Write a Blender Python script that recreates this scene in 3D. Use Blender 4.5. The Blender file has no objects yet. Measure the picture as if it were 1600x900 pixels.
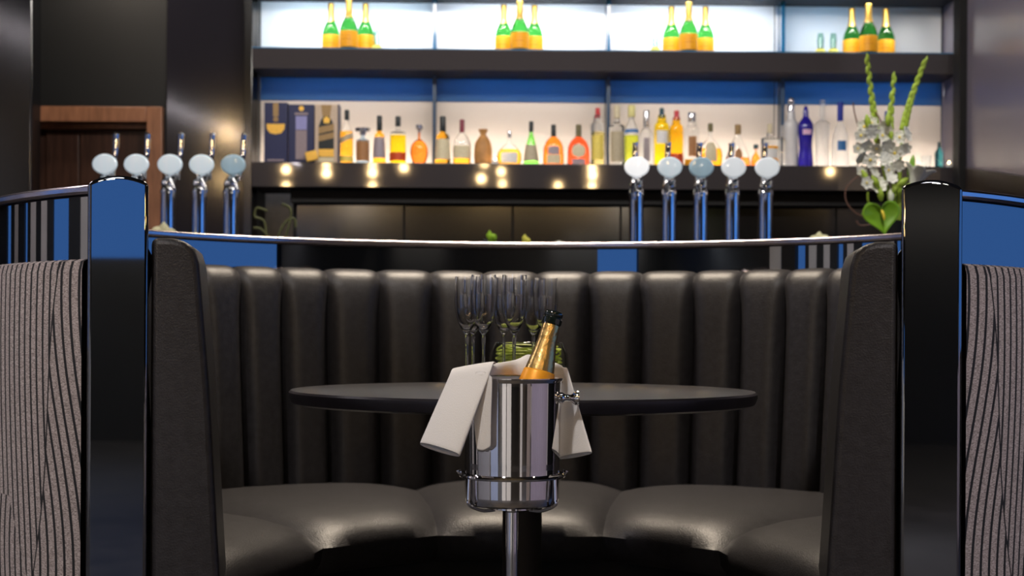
import bpy, math, random
from mathutils import Vector, Matrix
random.seed(7)
PI = math.pi
S = bpy.context.scene
COL = S.collection

# ------------------------------------------------------------------ camera, world, lights
F = 2222.2           # focal length in pixels (1600 wide)
HZ = 523.0           # horizon row
EYE = 0.84
ROLL = math.radians(0.3)
cd = bpy.data.cameras.new('camera'); cam = bpy.data.objects.new('camera', cd); COL.objects.link(cam)
cd.sensor_width = 36; cd.lens = 50; cd.shift_y = (HZ - 450) / 1600; cd.clip_start = 0.05
cam.matrix_world = Matrix.Translation((0, 0, EYE)) @ Matrix.Rotation(PI/2, 4, 'X') @ Matrix.Rotation(ROLL, 4, 'Z')
cd.dof.use_dof = True; cd.dof.focus_distance = 2.35; cd.dof.aperture_fstop = 7.0
S.camera = cam
S.view_settings.view_transform = 'Standard'; S.view_settings.look = 'None'
S.view_settings.gamma = 1; S.view_settings.exposure = 0.0; S.view_settings.use_curve_mapping = False

w = bpy.data.worlds.new('dusk'); S.world = w; w.use_nodes = True
bgn = w.node_tree.nodes['Background']; bgn.inputs[0].default_value = (0.10, 0.33, 1.0, 1); bgn.inputs[1].default_value = 0.9

def lamp_area(name, loc, target, sx, sy, power, color, spread=180):
    l = bpy.data.lights.new(name, 'AREA'); l.shape = 'RECTANGLE'; l.size = sx; l.size_y = sy
    l.energy = power; l.color = color; l.spread = math.radians(spread)
    o = bpy.data.objects.new(name, l); COL.objects.link(o); o.location = loc
    o.rotation_euler = (Vector(target) - Vector(loc)).to_track_quat('-Z', 'Y').to_euler()
    return o
def lamp_point(name, loc, r, power, color):
    l = bpy.data.lights.new(name, 'POINT'); l.energy = power; l.color = color; l.shadow_soft_size = r
    o = bpy.data.objects.new(name, l); COL.objects.link(o); o.location = loc; return o

WARM = (1.0, 0.80, 0.60)
def lamp_spot(name, loc, target, power, color, deg, blend=1.0, r=0.05):
    l = bpy.data.lights.new(name, 'SPOT'); l.energy = power; l.color = color; l.spot_size = math.radians(deg); l.spot_blend = blend; l.shadow_soft_size = r
    o = bpy.data.objects.new(name, l); COL.objects.link(o); o.location = loc
    o.rotation_euler = (Vector(target) - Vector(loc)).to_track_quat('-Z', 'Y').to_euler(); return o
# booth downlight, then unseen spots added to aim light over booth and aisle
lamp_area('booth_downlight', (0.0, 4.45, 3.4), (0, 4.15, 0.9), 0.6, 0.3, 42, (1, .84, .66), 100)
for sx, tx, ty in ((-0.6, -0.85, 3.75), (0.0, 0.0, 4.10), (0.6, 0.9, 3.75)):
    lamp_spot('added_back_spot', (sx, 1.3, 3.35), (tx, ty, 1.50), 190, (1.0, 0.94, 0.90), 26)  # unseen spots added and narrowed so the leather fades towards the seat
for sg in (-1, 1):
    lamp_spot('added_seat_spot', (sg*.25, 3.9, 3.4), (sg*.50, 3.1, 0.42), 115, (1.0, 0.86, 0.68), 26)  # unseen pair added to brighten the seat edges
for sg in (-1, 1):
    lamp_spot('added_stripe_spot', (sg*1.9, 0.0, 3.35), (sg*1.10, 2.9, 0.55), 240, (1.0, 0.92, 0.90), 26, 1.0, .15)  # unseen pair added to light mainly the striped panels
    lamp_point('offscreen_globe', (sg*1.5, 1.5, 2.3), 0.05, 5, (1.0, 0.85, 0.68))  # unseen globes added for highlights in the flutes
lamp_spot('added_stand_spot', (-0.9, 0.3, 3.3), (0.0, 2.2, 0.70), 210, (1.0, 0.95, 0.92), 17, 1.0, .12)  # unseen spot added for the bucket and napkin
lamp_area('added_bar_light', (0.0, 5.9, 3.45), (0, 8.6, 2.0), 3.5, 0.3, 85, (1.0, 0.93, 0.86))  # unseen; added as front light on the bottles
lamp_area('added_door_light', (-2.5, 8.0, 3.4), (-2.6, 8.7, 2.0), 0.5, 0.2, 10, (1.0, 0.85, 0.70))  # unseen; added to brighten the door frame
lamp_spot('added_flower_spot', (1.5, 4.6, 3.4), (1.75, 6.3, 1.5), 130, (1.0, 0.95, 0.88), 24)  # unseen; added to whiten the blossoms
# added unseen lights for the reflection panels and screens around the camera
lamp_area('added_panel_light', (-2.6, -5.4, 1.9), (-2.6, -6.0, 0.5), 3.4, 0.1, 40, (1.0, 0.96, 0.92))
lamp_area('added_panel_light', (3.6, -5.4, 1.9), (3.6, -6.0, 0.5), 2.0, 0.1, 16, (1.0, 0.90, 0.80))
lamp_area('added_panel_light', (4.4, -1.6, 1.7), (5.0, -1.6, 0.4), 0.1, 6.0, 40, (0.90, 0.88, 1.0))
lamp_area('added_panel_light', (-4.4, -3.0, 1.7), (-5.0, -3.0, 0.4), 0.1, 4.0, 34, (0.80, 0.88, 1.0))
lamp_area('added_panel_light', (-4.2, 3.4, 3.4), (-5.0, 3.4, 1.4), 0.2, 5.0, 120, (0.95, 0.86, 0.92))
lamp_area('added_screen_light', (-.5, 0.4, 3.2), (-.9, -1.2, 0.3), 1.5, 0.3, 75, (1.0, 0.95, 0.90), 120)
lamp_area('added_screen_light', (-1.9, 1.3, 3.2), (-3.2, 1.0, 0.3), 0.3, 1.8, 55, (0.85, 0.90, 1.0), 120)
lamp_area('added_screen_light', (1.9, 1.1, 3.2), (3.2, 0.8, 0.3), 0.3, 1.8, 60, (0.92, 0.88, 1.0), 120)
# small globe lamps hanging behind the camera, mirrored by the lacquered bar front
for px, py, k in [(447, 265, 1), (447, 290, .6), (510, 258, .6), (510, 271, 1), (582, 257, .6), (582, 270, 1), (582, 290, .6),
               (631, 262, .9), (757, 256, .5), (752, 279, 1), (783, 268, .8), (785, 287, .6), (872, 290, .6), (925, 262, .8), (926, 274, 1),
               (925, 290, .7), (1297, 268, .8), (305, 203, 2.2), (300, 275, 1.2), (385, 238, .4), (345, 222, .3)]:
    D = 18.9
    v = Vector(((px - 800 - (HZ - py) * .00524) / F * D, D, EYE + (HZ - py + (px - 800) * .00524) / F * D))   # mirror image seen in the bar front
    n = Vector((math.sin(math.radians(1)), -math.cos(math.radians(1)), 0)); v -= 2 * n * (v - Vector((0, 8.6, 0))).dot(n)
    lamp_point('offscreen_globe', v, 0.05, 9 * k, (1.0, 0.66, 0.30))

# ------------------------------------------------------------------ helpers
def P(px, py, D):
    dx, dy = px - 800, HZ - py
    tx = dx * math.cos(ROLL) - dy * math.sin(ROLL); ty = dx * math.sin(ROLL) + dy * math.cos(ROLL)
    return Vector((tx * D / F, D, EYE + ty * D / F))
YAW = math.radians(1.0)
def onbar(px, py, off=0.0):            # point on the (slightly turned) back-bar plane, off metres in front of its face
    dx, dy = px - 800, HZ - py
    tx = dx * math.cos(ROLL) - dy * math.sin(ROLL)
    D = (8.6 - off) / (1 - math.tan(YAW) * tx / F)
    return P(px, py, D)

class MB:
    def __init__(s): s.v = []; s.f = []; s.uv = None
    def add(s, vs, fs):
        n = len(s.v); s.v += [tuple(v) for v in vs]; s.f += [tuple(i + n for i in f) for f in fs]; return s
    def box(s, a, b):
        x0, y0, z0 = a; x1, y1, z1 = b
        return s.add([(x0,y0,z0),(x1,y0,z0),(x1,y1,z0),(x0,y1,z0),(x0,y0,z1),(x1,y0,z1),(x1,y1,z1),(x0,y1,z1)],
              [(0,3,2,1),(4,5,6,7),(0,1,5,4),(1,2,6,5),(2,3,7,6),(3,0,4,7)])
    def lathe(s, prof, seg=24, c=(0,0,0), sx=1.0, sy=1.0, a0=0, a1=2*PI, close=True):
        full = abs(a1 - a0 - 2*PI) < 1e-6; m = seg if full else seg + 1
        vs = []; fs = []
        for r, z in prof:
            for k in range(m):
                a = a0 + (a1 - a0) * k / seg
                vs.append((c[0] + r*sx*math.cos(a), c[1] + r*sy*math.sin(a), c[2] + z))
        for i in range(len(prof) - 1):
            for k in range(seg):
                k2 = (k + 1) % m
                fs.append((i*m + k, i*m + k2, (i+1)*m + k2, (i+1)*m + k))
        if full and close:
            if prof[0][0] > 1e-5: fs.append(tuple(reversed(range(m))))
            if prof[-1][0] > 1e-5: fs.append(tuple(range((len(prof)-1)*m, len(prof)*m)))
        return s.add(vs, fs)
    def tube(s, pts, r, seg=8, cap=True):
        pts = [Vector(p) for p in pts]; rs = r if isinstance(r, (list, tuple)) else [r] * len(pts)
        up = Vector((0, 0, 1)); vs = []; fs = []; prev = None
        for i, p in enumerate(pts):
            t = (pts[min(i+1, len(pts)-1)] - pts[max(i-1, 0)]).normalized()
            if prev is None:
                a = t.cross(up) if abs(t.z) < 0.95 else t.cross(Vector((0, 1, 0)))
            else: a = prev - t * prev.dot(t)
            a.normalize(); prev = a; b = t.cross(a)
            for k in range(seg):
                q = 2*PI*k/seg; vs.append(p + (a*math.cos(q) + b*math.sin(q)) * rs[i])
        for i in range(len(pts) - 1):
            for k in range(seg):
                k2 = (k+1) % seg; fs.append((i*seg+k, i*seg+k2, (i+1)*seg+k2, (i+1)*seg+k))
        if cap: fs.append(tuple(reversed(range(seg)))); fs.append(tuple(range((len(pts)-1)*seg, len(pts)*seg)))
        return s.add(vs, fs)
    def grid(s, rows, closed=False):
        m = len(rows[0]); vs = [v for r in rows for v in r]; fs = []
        for i in range(len(rows) - 1):
            for k in range(m if closed else m - 1):
                k2 = (k+1) % m; fs.append((i*m+k, i*m+k2, (i+1)*m+k2, (i+1)*m+k))
        return s.add(vs, fs)
    def ball(s, c, rx, ry, rz, seg=14, rings=8):
        return s.lathe([(max(math.sin(PI*i/rings), 0), -math.cos(PI*i/rings)*rz) for i in range(rings+1)], seg, c, rx, ry)
    def build(s, name, mat, parent=None, smooth=True, bevel=0, solid=0, sub=0, kind=None):
        me = bpy.data.meshes.new(name); me.from_pydata(s.v, [], s.f); me.update()
        me.materials.append(mat)
        if s.uv:
            ul = me.uv_layers.new(name='UVMap')
            for lp in me.loops: ul.data[lp.index].uv = s.uv[lp.vertex_index]
        import bmesh
        bm = bmesh.new(); bm.from_mesh(me); bmesh.ops.remove_doubles(bm, verts=bm.verts, dist=1e-6) if not s.uv else None
        bmesh.ops.recalc_face_normals(bm, faces=bm.faces); bm.to_mesh(me); bm.free()
        o = bpy.data.objects.new(name, me); COL.objects.link(o)
        if parent: o.parent = parent
        if kind: o['kind'] = kind
        if smooth:
            for p in me.polygons: p.use_smooth = True
        if solid:
            m = o.modifiers.new('s', 'SOLIDIFY'); m.thickness = solid; m.offset = 0
        if sub:
            m = o.modifiers.new('u', 'SUBSURF'); m.levels = sub; m.render_levels = sub
        if bevel:
            m = o.modifiers.new('b', 'BEVEL'); m.width = bevel; m.segments = 3; m.limit_method = 'ANGLE'
        if smooth and (bevel or not sub):
            me.set_sharp_from_angle(angle=math.radians(42))
        return o

def tag(o, label, cat, group=None, kind=None):
    o['label'] = label; o['category'] = cat
    if group: o['group'] = group
    if kind: o['kind'] = kind
    return o
def thing(name, loc, label, cat, group=None):
    o = bpy.data.objects.new(name, None); COL.objects.link(o); o.location = loc; o.empty_display_size = 0.05
    return tag(o, label, cat, group)
def copy_tree(o, parent=None):
    c = o.copy(); COL.objects.link(c)
    if parent: c.parent = parent
    for ch in list(o.children): copy_tree(ch, c)
    return c
def spl(pts, n):                       # Catmull-Rom
    pts = [Vector(p) for p in pts]; out = []
    for i in range(len(pts) - 1):
        p0 = pts[max(i-1, 0)]; p1 = pts[i]; p2 = pts[i+1]; p3 = pts[min(i+2, len(pts)-1)]
        for k in range(n):
            t = k / n
            out.append(0.5*((2*p1) + (p2-p0)*t + (2*p0-5*p1+4*p2-p3)*t*t + (3*p1-p0-3*p2+p3)*t**3))
    out.append(pts[-1]); return out

# ------------------------------------------------------------------ materials
def mat(name, col, rough=0.5, metal=0, trans=0, ior=1.45, emit=None, es=1, spec=0.5, coat=0, noise=0, nscale=20, bump=0, bscale=200, sheen=0, stretch=None):
    m = bpy.data.materials.new(name); m.use_nodes = True; nt = m.node_tree; b = nt.nodes['Principled BSDF']
    b.inputs['Base Color'].default_value = (*col, 1); b.inputs['Roughness'].default_value = rough
    b.inputs['Metallic'].default_value = metal; b.inputs['Transmission Weight'].default_value = trans
    b.inputs['IOR'].default_value = ior; b.inputs['Specular IOR Level'].default_value = spec
    b.inputs['Coat Weight'].default_value = coat; b.inputs['Coat Roughness'].default_value = 0.03
    b.inputs['Sheen Weight'].default_value = sheen
    if emit: b.inputs['Emission Color'].default_value = (*emit, 1); b.inputs['Emission Strength'].default_value = es
    tc = nt.nodes.new('ShaderNodeTexCoord'); mp = nt.nodes.new('ShaderNodeMapping'); nt.links.new(tc.outputs['Object'], mp.inputs[0])
    if stretch: mp.inputs['Scale'].default_value = stretch
    if noise:
        n = nt.nodes.new('ShaderNodeTexNoise'); n.inputs['Scale'].default_value = nscale; n.inputs['Detail'].default_value = 4
        r = nt.nodes.new('ShaderNodeValToRGB'); nt.links.new(mp.outputs[0], n.inputs['Vector']); nt.links.new(n.outputs[0], r.inputs[0])
        r.color_ramp.elements[0].position = 0.3; r.color_ramp.elements[1].position = 0.7
        r.color_ramp.elements[0].color = (*[c*(1-noise) for c in col], 1); r.color_ramp.elements[1].color = (*[min(1, c*(1+noise)) for c in col], 1)
        nt.links.new(r.outputs[0], b.inputs['Base Color'])
    if bump:
        n = nt.nodes.new('ShaderNodeTexNoise'); n.inputs['Scale'].default_value = bscale; n.inputs['Detail'].default_value = 3
        nt.links.new(mp.outputs[0], n.inputs['Vector'])
        bp = nt.nodes.new('ShaderNodeBump'); bp.inputs['Strength'].default_value = bump; bp.inputs['Distance'].default_value = 0.002
        nt.links.new(n.outputs[0], bp.inputs['Height']); nt.links.new(bp.outputs[0], b.inputs['Normal'])
    return m
def gloss_mat(name, col, rough, fac, tint=(0.9, 0.9, 0.9), bump=0, bscale=3):   # polished lacquer: dark body under a strong mirror coat
    m = bpy.data.materials.new(name); m.use_nodes = True; nt = m.node_tree; nt.nodes.clear()
    o = nt.nodes.new('ShaderNodeOutputMaterial'); d = nt.nodes.new('ShaderNodeBsdfDiffuse'); g = nt.nodes.new('ShaderNodeBsdfGlossy')
    mx = nt.nodes.new('ShaderNodeMixShader'); d.inputs[0].default_value = (*col, 1)
    g.inputs[0].default_value = (*tint, 1); g.inputs['Roughness'].default_value = rough; mx.inputs[0].default_value = fac
    nt.links.new(d.outputs[0], mx.inputs[1]); nt.links.new(g.outputs[0], mx.inputs[2]); nt.links.new(mx.outputs[0], o.inputs[0])
    n = nt.nodes.new('ShaderNodeTexNoise'); n.inputs['Scale'].default_value = bscale
    bp = nt.nodes.new('ShaderNodeBump'); bp.inputs['Strength'].default_value = bump; bp.inputs['Distance'].default_value = 0.01
    tc = nt.nodes.new('ShaderNodeTexCoord'); nt.links.new(tc.outputs['Object'], n.inputs['Vector'])
    nt.links.new(n.outputs[0], bp.inputs['Height']); nt.links.new(bp.outputs[0], g.inputs['Normal'])
    return m

class NX:                               # tiny expression builder for Math nodes
    nt = None
    def __init__(s, sock): s.s = sock
    @staticmethod
    def op(o, a, b=0.0, c=None):
        n = NX.nt.nodes.new('ShaderNodeMath'); n.operation = o
        for i, x in enumerate((a, b, c)):
            if x is None: continue
            if isinstance(x, NX): NX.nt.links.new(x.s, n.inputs[i])
            else: n.inputs[i].default_value = x
        return NX(n.outputs[0])
    def __add__(s, o): return NX.op('ADD', s, o)
    def __sub__(s, o): return NX.op('SUBTRACT', s, o)
    def __mul__(s, o): return NX.op('MULTIPLY', s, o)
    def sin(s): return NX.op('SINE', s)
    def fract(s): return NX.op('FRACT', s)
    def gt(s, o): return NX.op('GREATER_THAN', s, o)
    def lt(s, o): return NX.op('LESS_THAN', s, o)
    def abs(s): return NX.op('ABSOLUTE', s)
    def mx(s, o): return NX.op('MAXIMUM', s, o)
    def mn(s, o): return NX.op('MINIMUM', s, o)

def stripe_mat():
    m = bpy.data.materials.new('wavy_striped_fabric'); m.use_nodes = True; nt = m.node_tree; NX.nt = nt
    b = nt.nodes['Principled BSDF']; uv = nt.nodes.new('ShaderNodeUVMap'); sp = nt.nodes.new('ShaderNodeSeparateXYZ')
    nt.links.new(uv.outputs[0], sp.inputs[0]); u = NX(sp.outputs[0]); v = NX(sp.outputs[1])
    # three overlapping families of stripes; each family is cut off along a curved edge by the next
    p1 = u + ((v * 5.2 + 0.4).sin() * 0.020)
    p2 = u * 0.85 - ((v * 6.0 - 3.9).sin() * 0.040)
    p3 = u * 0.9 + ((v * 7.5 + 1.5).sin() * 0.035)
    e1 = (v * -0.16 + 0.215) + ((v * 9.0).sin() * 0.012)       # near edge of family 1
    e2 = (v * 0.55 - 0.06)                                      # lower lens
    r12 = u.lt(e1); r3 = u.gt(e2 + 0.03)
    ph = p2 * r12 + p1 * (r12 * -1.0 + 1.0)
    low = r3 * v.lt(0.52)
    ph = p3 * low + ph * (low * -1.0 + 1.0)
    per = 0.0225
    line = ((ph * (1/per)).fract() - 0.5).abs().lt(0.145)
    edge = (u - e1).abs().lt(0.0022)
    line = line.mx(edge * (low * -1.0 + 1.0))
    n = nt.nodes.new('ShaderNodeTexNoise'); n.inputs['Scale'].default_value = 160; n.inputs['Detail'].default_value = 3
    r = nt.nodes.new('ShaderNodeValToRGB'); nt.links.new(n.outputs[0], r.inputs[0])
    mpn = nt.nodes.new('ShaderNodeMapping'); mpn.inputs['Scale'].default_value = (1, 1.0, 4.0)
    tcn = nt.nodes.new('ShaderNodeTexCoord'); nt.links.new(tcn.outputs['Object'], mpn.inputs[0]); nt.links.new(mpn.outputs[0], n.inputs['Vector'])
    r.color_ramp.elements[0].position = .35; r.color_ramp.elements[1].position = .68
    r.color_ramp.elements[0].color = (0.15, 0.125, 0.115, 1); r.color_ramp.elements[1].color = (0.48, 0.41, 0.385, 1)
    mx = nt.nodes.new('ShaderNodeMix'); mx.data_type = 'RGBA'
    nt.links.new(line.s, mx.inputs[0]); nt.links.new(r.outputs[0], mx.inputs[6]); mx.inputs[7].default_value = (0.004, 0.004, 0.005, 1)
    nt.links.new(mx.outputs[2], b.inputs['Base Color']); b.inputs['Roughness'].default_value = 0.85
    bp = nt.nodes.new('ShaderNodeBump'); bp.inputs['Strength'].default_value = 0.6; bp.inputs['Distance'].default_value = 0.002; bp.invert = True
    nt.links.new(line.s, bp.inputs['Height']); nt.links.new(bp.outputs[0], b.inputs['Normal'])
    return m

LACQ = gloss_mat('black_lacquer', (0.004, 0.005, 0.007), 0.025, 0.30)
LACQ2 = gloss_mat('lacquer_bar_front', (0.055, 0.049, 0.053), 0.04, 0.09, bump=0.0, bscale=2)
PANEL = gloss_mat('dark_polished_panel', (0.006, 0.006, 0.007), 0.14, 0.10, bump=0.05, bscale=1.2)
MAUVE = gloss_mat('mauve_polished_wall', (0.20, 0.18, 0.23), 0.22, 0.14, bump=0.15, bscale=1.0)
BLACK = mat('matt_black', (0.006, 0.006, 0.007), 0.7, noise=.2)
LEATHER = mat('dark_brown_leather', (0.0245, 0.0235, 0.0265), 0.42, bump=0.45, bscale=330, noise=.25, nscale=60, spec=0.55)
TABLE = mat('dark_table_laminate', (0.014, 0.013, 0.018), 0.30, spec=.5, bump=.05, bscale=60, noise=.2)
CHROME = mat('polished_chrome', (0.82, 0.82, 0.84), 0.05, metal=1, noise=.03)
STEEL = mat('bucket_steel', (0.78, 0.76, 0.76), 0.045, metal=1, noise=.03, nscale=4)
TRIM = mat('satin_metal_trim', (0.62, 0.55, 0.56), 0.22, metal=1, noise=.05)
STRIPE = stripe_mat()
FLOOR = mat('dark_stone', (0.024, 0.022, 0.022), 0.40, noise=.4, nscale=5)
PALEW = mat('pale_reflector', (0.62, 0.59, 0.56), 0.8, noise=.08, nscale=3); GREYW = mat('grey_reflector', (.22, .21, .22), .8, noise=.1); BLUEW = mat('blue_grey_reflector', (.26, .30, .42), .8, noise=.1); MAUW = mat('mauve_reflector', (.34, .30, .36), .8, noise=.1); MIDW = mat('taupe_reflector', (0.28, 0.23, 0.20), .8, noise=.1, nscale=3)  # surfaces of the added reflection panels and screens
WALLD = mat('near_black_wall', (0.005, 0.0055, 0.006), 0.5, noise=.3, nscale=2)
CEIL = mat('dark_ceiling', (0.02, 0.02, 0.022), 0.8, noise=.2)
WOOD = mat('reddish_brown_door_wood', (0.050, 0.022, 0.014), 0.4, noise=.35, nscale=9, stretch=(6, 6, .5))
WOODF = mat('copper_brown_frame_wood', (0.26, 0.115, 0.060), 0.38, noise=.25, nscale=8, stretch=(4, 4, .6))
LINEN = mat('white_linen', (0.80, 0.78, 0.76), 0.85, bump=.25, bscale=600, sheen=.2)
CLEAR = mat('clear_glass', (1, 1, 1), 0.0, trans=1, ior=1.55)
def glass(name, c, rough=0.03, ior=1.36): return mat(name, c, rough, trans=1, ior=ior)
AMBER = glass('amber_spirit', (1.0, 0.50, 0.04)); ORANGE = glass('orange_spirit', (0.95, 0.26, 0.03)); YELLOW = glass('yellow_spirit', (1.0, 0.74, 0.02))
RED = glass('red_brown_cognac', (0.75, 0.10, 0.03)); GREENG = glass('green_glass', (0.22, 0.80, 0.12)); CHAMPG = glass('champagne_green_glass', (0.055, 0.36, 0.05))
DKGREEN = glass('dark_green_glass', (0.03, 0.16, 0.06)); COBALT = mat('cobalt_glass', (0.03, 0.02, 0.42), 0.12, trans=.35, coat=.5, emit=None)
CLEARB = glass('clear_bottle_glass', (0.93, 0.97, 0.99), 0.02, 1.33); FROST = glass('frosted_glass', (0.88, 0.92, 0.97), 0.35, 1.3)
BROWNB = mat('brown_stoneware', (0.55, 0.27, 0.09), 0.55, noise=.2)
def paint(name, c, rough=.5, metal=0): return mat(name, c, rough, metal=metal, noise=.08, nscale=80)
pC = {'black': paint('black_cap', (0.012, 0.02, 0.025), .35), 'red': paint('red_cap', (0.62, 0.02, 0.03), .35), 'maroon': paint('maroon_cap', (0.25, 0.03, 0.06), .4),
      'cream': paint('cream_label', (0.72, 0.64, 0.44)), 'beige': paint('beige_label', (0.50, 0.43, 0.30)), 'grey': paint('grey_label', (0.36, 0.31, 0.36)),
      'white': paint('white_label', (0.85, 0.84, 0.85)), 'orange': paint('orange_label', (1.0, 0.43, 0.01)), 'redl': paint('red_label', (0.65, 0.08, 0.02)),
      'blue': paint('blue_label', (0.05, 0.20, 0.50)), 'navy': paint('navy_card', (0.018, 0.026, 0.095), .4), 'gold': paint('gold_foil', (0.85, 0.55, 0.12), .3, .7),
      'paleyel': paint('pale_yellow_cap', (0.80, 0.74, 0.32)), 'silver': paint('silver_cap', (0.75, 0.75, 0.8), .2, .9), 'teal': paint('dark_teal_cap', (0.02, 0.08, 0.10)),
      'dblue': paint('deep_blue_cap', (0.01, 0.03, 0.35)), 'tan': paint('tan_card', (0.60, 0.47, 0.36)), 'olive': paint('olive_cap', (0.16, 0.14, 0.06)),
      'pink': paint('pink_label', (0.85, 0.55, 0.75)), 'lilac': paint('lilac_print', (0.30, 0.30, 0.60)), 'taupe': paint('taupe_print', (0.30, 0.24, 0.27)),
      'cork': paint('cork_stopper', (0.38, 0.24, 0.10)), 'brownl': paint('brown_label', (0.42, 0.20, 0.08)), 'yellowl': paint('yellow_label', (0.90, 0.72, 0.15)),
      'orangefoil': paint('orange_foil', (1.0, 0.40, 0.02), .4, .2)}
LEAF = mat('anthurium_green', (0.20, 0.42, 0.02), 0.35, noise=.15, nscale=20); STEMG = mat('stem_green', (0.32, 0.45, 0.04), .5, noise=.25, nscale=60)
PETAL = mat('white_petal', (0.82, 0.82, 0.74), .6, noise=.08, nscale=40); LILY = mat('pale_lily_petal', (0.80, 0.84, 0.66), .6, noise=.1)
TWIG = mat('brown_twig', (0.14, 0.07, 0.05), .6, noise=.2)
YEL = mat('yellow_spadix', (0.85, 0.65, 0.05), .5, noise=.1)

# ------------------------------------------------------------------ setting
def struct(name, mb, m, bevel=0, smooth=False, parent=None):
    o = mb.build(name, m, parent, smooth=smooth or bevel > 0, bevel=bevel)
    if not parent: o['kind'] = 'structure'
    return o
struct('floor', MB().box((-6, -6, -0.1), (6, 9.5, 0)), FLOOR)
struct('ceiling', MB().box((-6, -6, 3.6), (6, 9.5, 3.7)), CEIL)
# back wall with the door opening at left
DY = 8.72
xl = P(52, 300, DY).x; xr = P(256, 300, DY).x; zt = P(150, 168, DY).z
bw = MB(); bw.box((xr, DY, 0), (P(400, 100, DY).x, DY+.6, 3.6)); bw.box((-1.7, 9.17, 0), (3.2, DY+.6, 3.6)); bw.box((-6, DY, 0), (xl, DY+.6, 3.6)); bw.box((xl, DY, zt), (xr, DY+.6, 3.6))
struct('wall_back', bw, WALLD)
# glossy panel between door and bar shelves
xp = P(397, 100, DY).x
struct('trim_1', MB().box((xr+.02, DY-.03, 0.0), (xp, DY-.002, 3.6)), gloss_mat('violet_black_panel', (.016, .015, .021), .10, .10, bump=.05, bscale=1.5), .004)
fr = 0.095
df = MB(); df.box((xl-.0, DY-.05, 0), (xl+fr*.35, DY+.02, zt)); df.box((xr-fr, DY-.05, 0), (xr, DY+.02, zt)); df.box((xl+fr*.35+.001, DY-.05, zt-fr), (xr-fr-.001, DY+.02, zt+.0))
d1 = struct('door_1', MB().box((xl+.001, DY+.10, 0), (xr-.001, DY+.15, zt-.001)), WOOD)
df.build('door_frame', WOODF, d1, smooth=True, bevel=.006)
MB().box((xl+.03, DY+.021, zt-fr-.03), (xr-fr, DY+.084, zt-fr)).build('door_stop', WOODF, d1, smooth=False)
for k in range(3):                       # raised boards on the door leaf
    xa = xl+.05 + k*(xr-fr-xl-.07)/3; xb = xa + (xr-fr-xl-.07)/3 - .012
    MB().box((xa, DY+.085, .03), (xb, DY+.10, zt-fr-.02)).build('door_board', WOOD, d1, smooth=True, bevel=.003)
# near dark pillar at far left, returns of the room
xq = P(50, 100, 7.6).x
struct('wall_left', MB().box((-6, 7.6, 0), (xq, 7.75, 3.6)), PANEL, .01)
xR = P(1499, 100, 8.62).x
struct('wall_right', MB().box((xR, 5.9, 0), (xR+.5, 9.2, 3.6)), MAUVE, .004)
struct('wall_right_return', MB().box((xR+.5, 5.9, 0), (6, 6.0, 3.6)), WALLD)
m = MB(); m.grid([[(x_, 5.9, 0), (x_, 8.45, 0), (x_, 8.45, 1.845), (x_, 7.4, 1.675), (x_, 5.9, 1.42)] for x_ in (xR-.016, xR-.002)], closed=True); m.f += [(0, 1, 2, 3, 4), (9, 8, 7, 6, 5)]
struct('trim_2', m, mat('dark_umber_reflection', (.022, .016, .015), .4, noise=.3, nscale=2))  # dark shape standing in for a reflection on the polished wall
struct('trim_3', MB().box((xR-.045, 8.47, 0), (xR+.0, 8.60, 3.6)), BLACK, .003)
# right side of the room: tall window band; front wall: window at left; left wall: narrow windows
def wall_x(name, x0, x1, ys, z0, z1):    # wall across x with openings ys=[(y0,y1)]
    m = MB(); cur = -6.0
    for a, b in ys:
        m.box((x0, cur, 0), (x1, a, 3.6)); m.box((x0, a, 0), (x1, b, z0)); m.box((x0, a, z1), (x1, b, 3.6)); cur = b
    m.box((x0, cur, 0), (x1, 9.5, 3.6)); return struct(name, m, WALLD)
wall_x('wall_side_right', 5.0, 5.2, [(-0.6, 5.0)], 0.9, 2.3)
wn = [(0.6, 0.95), (2.05, 2.25), (2.9, 3.35), (4.3, 4.45), (5.2, 5.5)]
wall_x('wall_side_left', -5.2, -5.0, wn, 0.9, 2.6)
m = MB(); m.box((-6, -6.2, 0), (-3.9, -6, 3.6)); m.box((-2.4, -6.2, 0), (6, -6, 3.6)); m.box((-3.9, -6.2, 0), (-2.4, -6, 1.42)); m.box((-3.9, -6.2, 2.6), (-2.4, -6, 3.6))
struct('wall_front', m, WALLD)
# pale and taupe panels added out of view to streak the steel and chrome
struct('trim_4', MB().box((-2.3, -5.999, 0), (-.55, -5.96, 1.25)), PALEW)
struct('trim_5', MB().box((-4.9, -5.999, 0), (-3.6, -5.96, 1.25)), PALEW)
struct('trim_6', MB().box((2.3, -5.999, 0), (2.9, -5.96, 1.25)), MIDW)
struct('trim_7', MB().box((3.6, -5.999, 0), (4.9, -5.96, 1.25)), MIDW)
struct('trim_8', MB().box((4.96, -4.9, 0), (4.999, 2.4, .85)), PALEW)
for i_, (ya, yb) in enumerate([(-.3, .1), (1.1, 1.35), (1.6, 1.8), (2.4, 2.62), (3.55, 3.75), (3.95, 4.15), (4.75, 4.95)]):
    struct('trim_%d' % (20+i_), MB().box((-4.999, ya, 0), (-4.96, yb, 3.0)), PALEW)  # more added strips, for streaks in the left rail band
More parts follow.
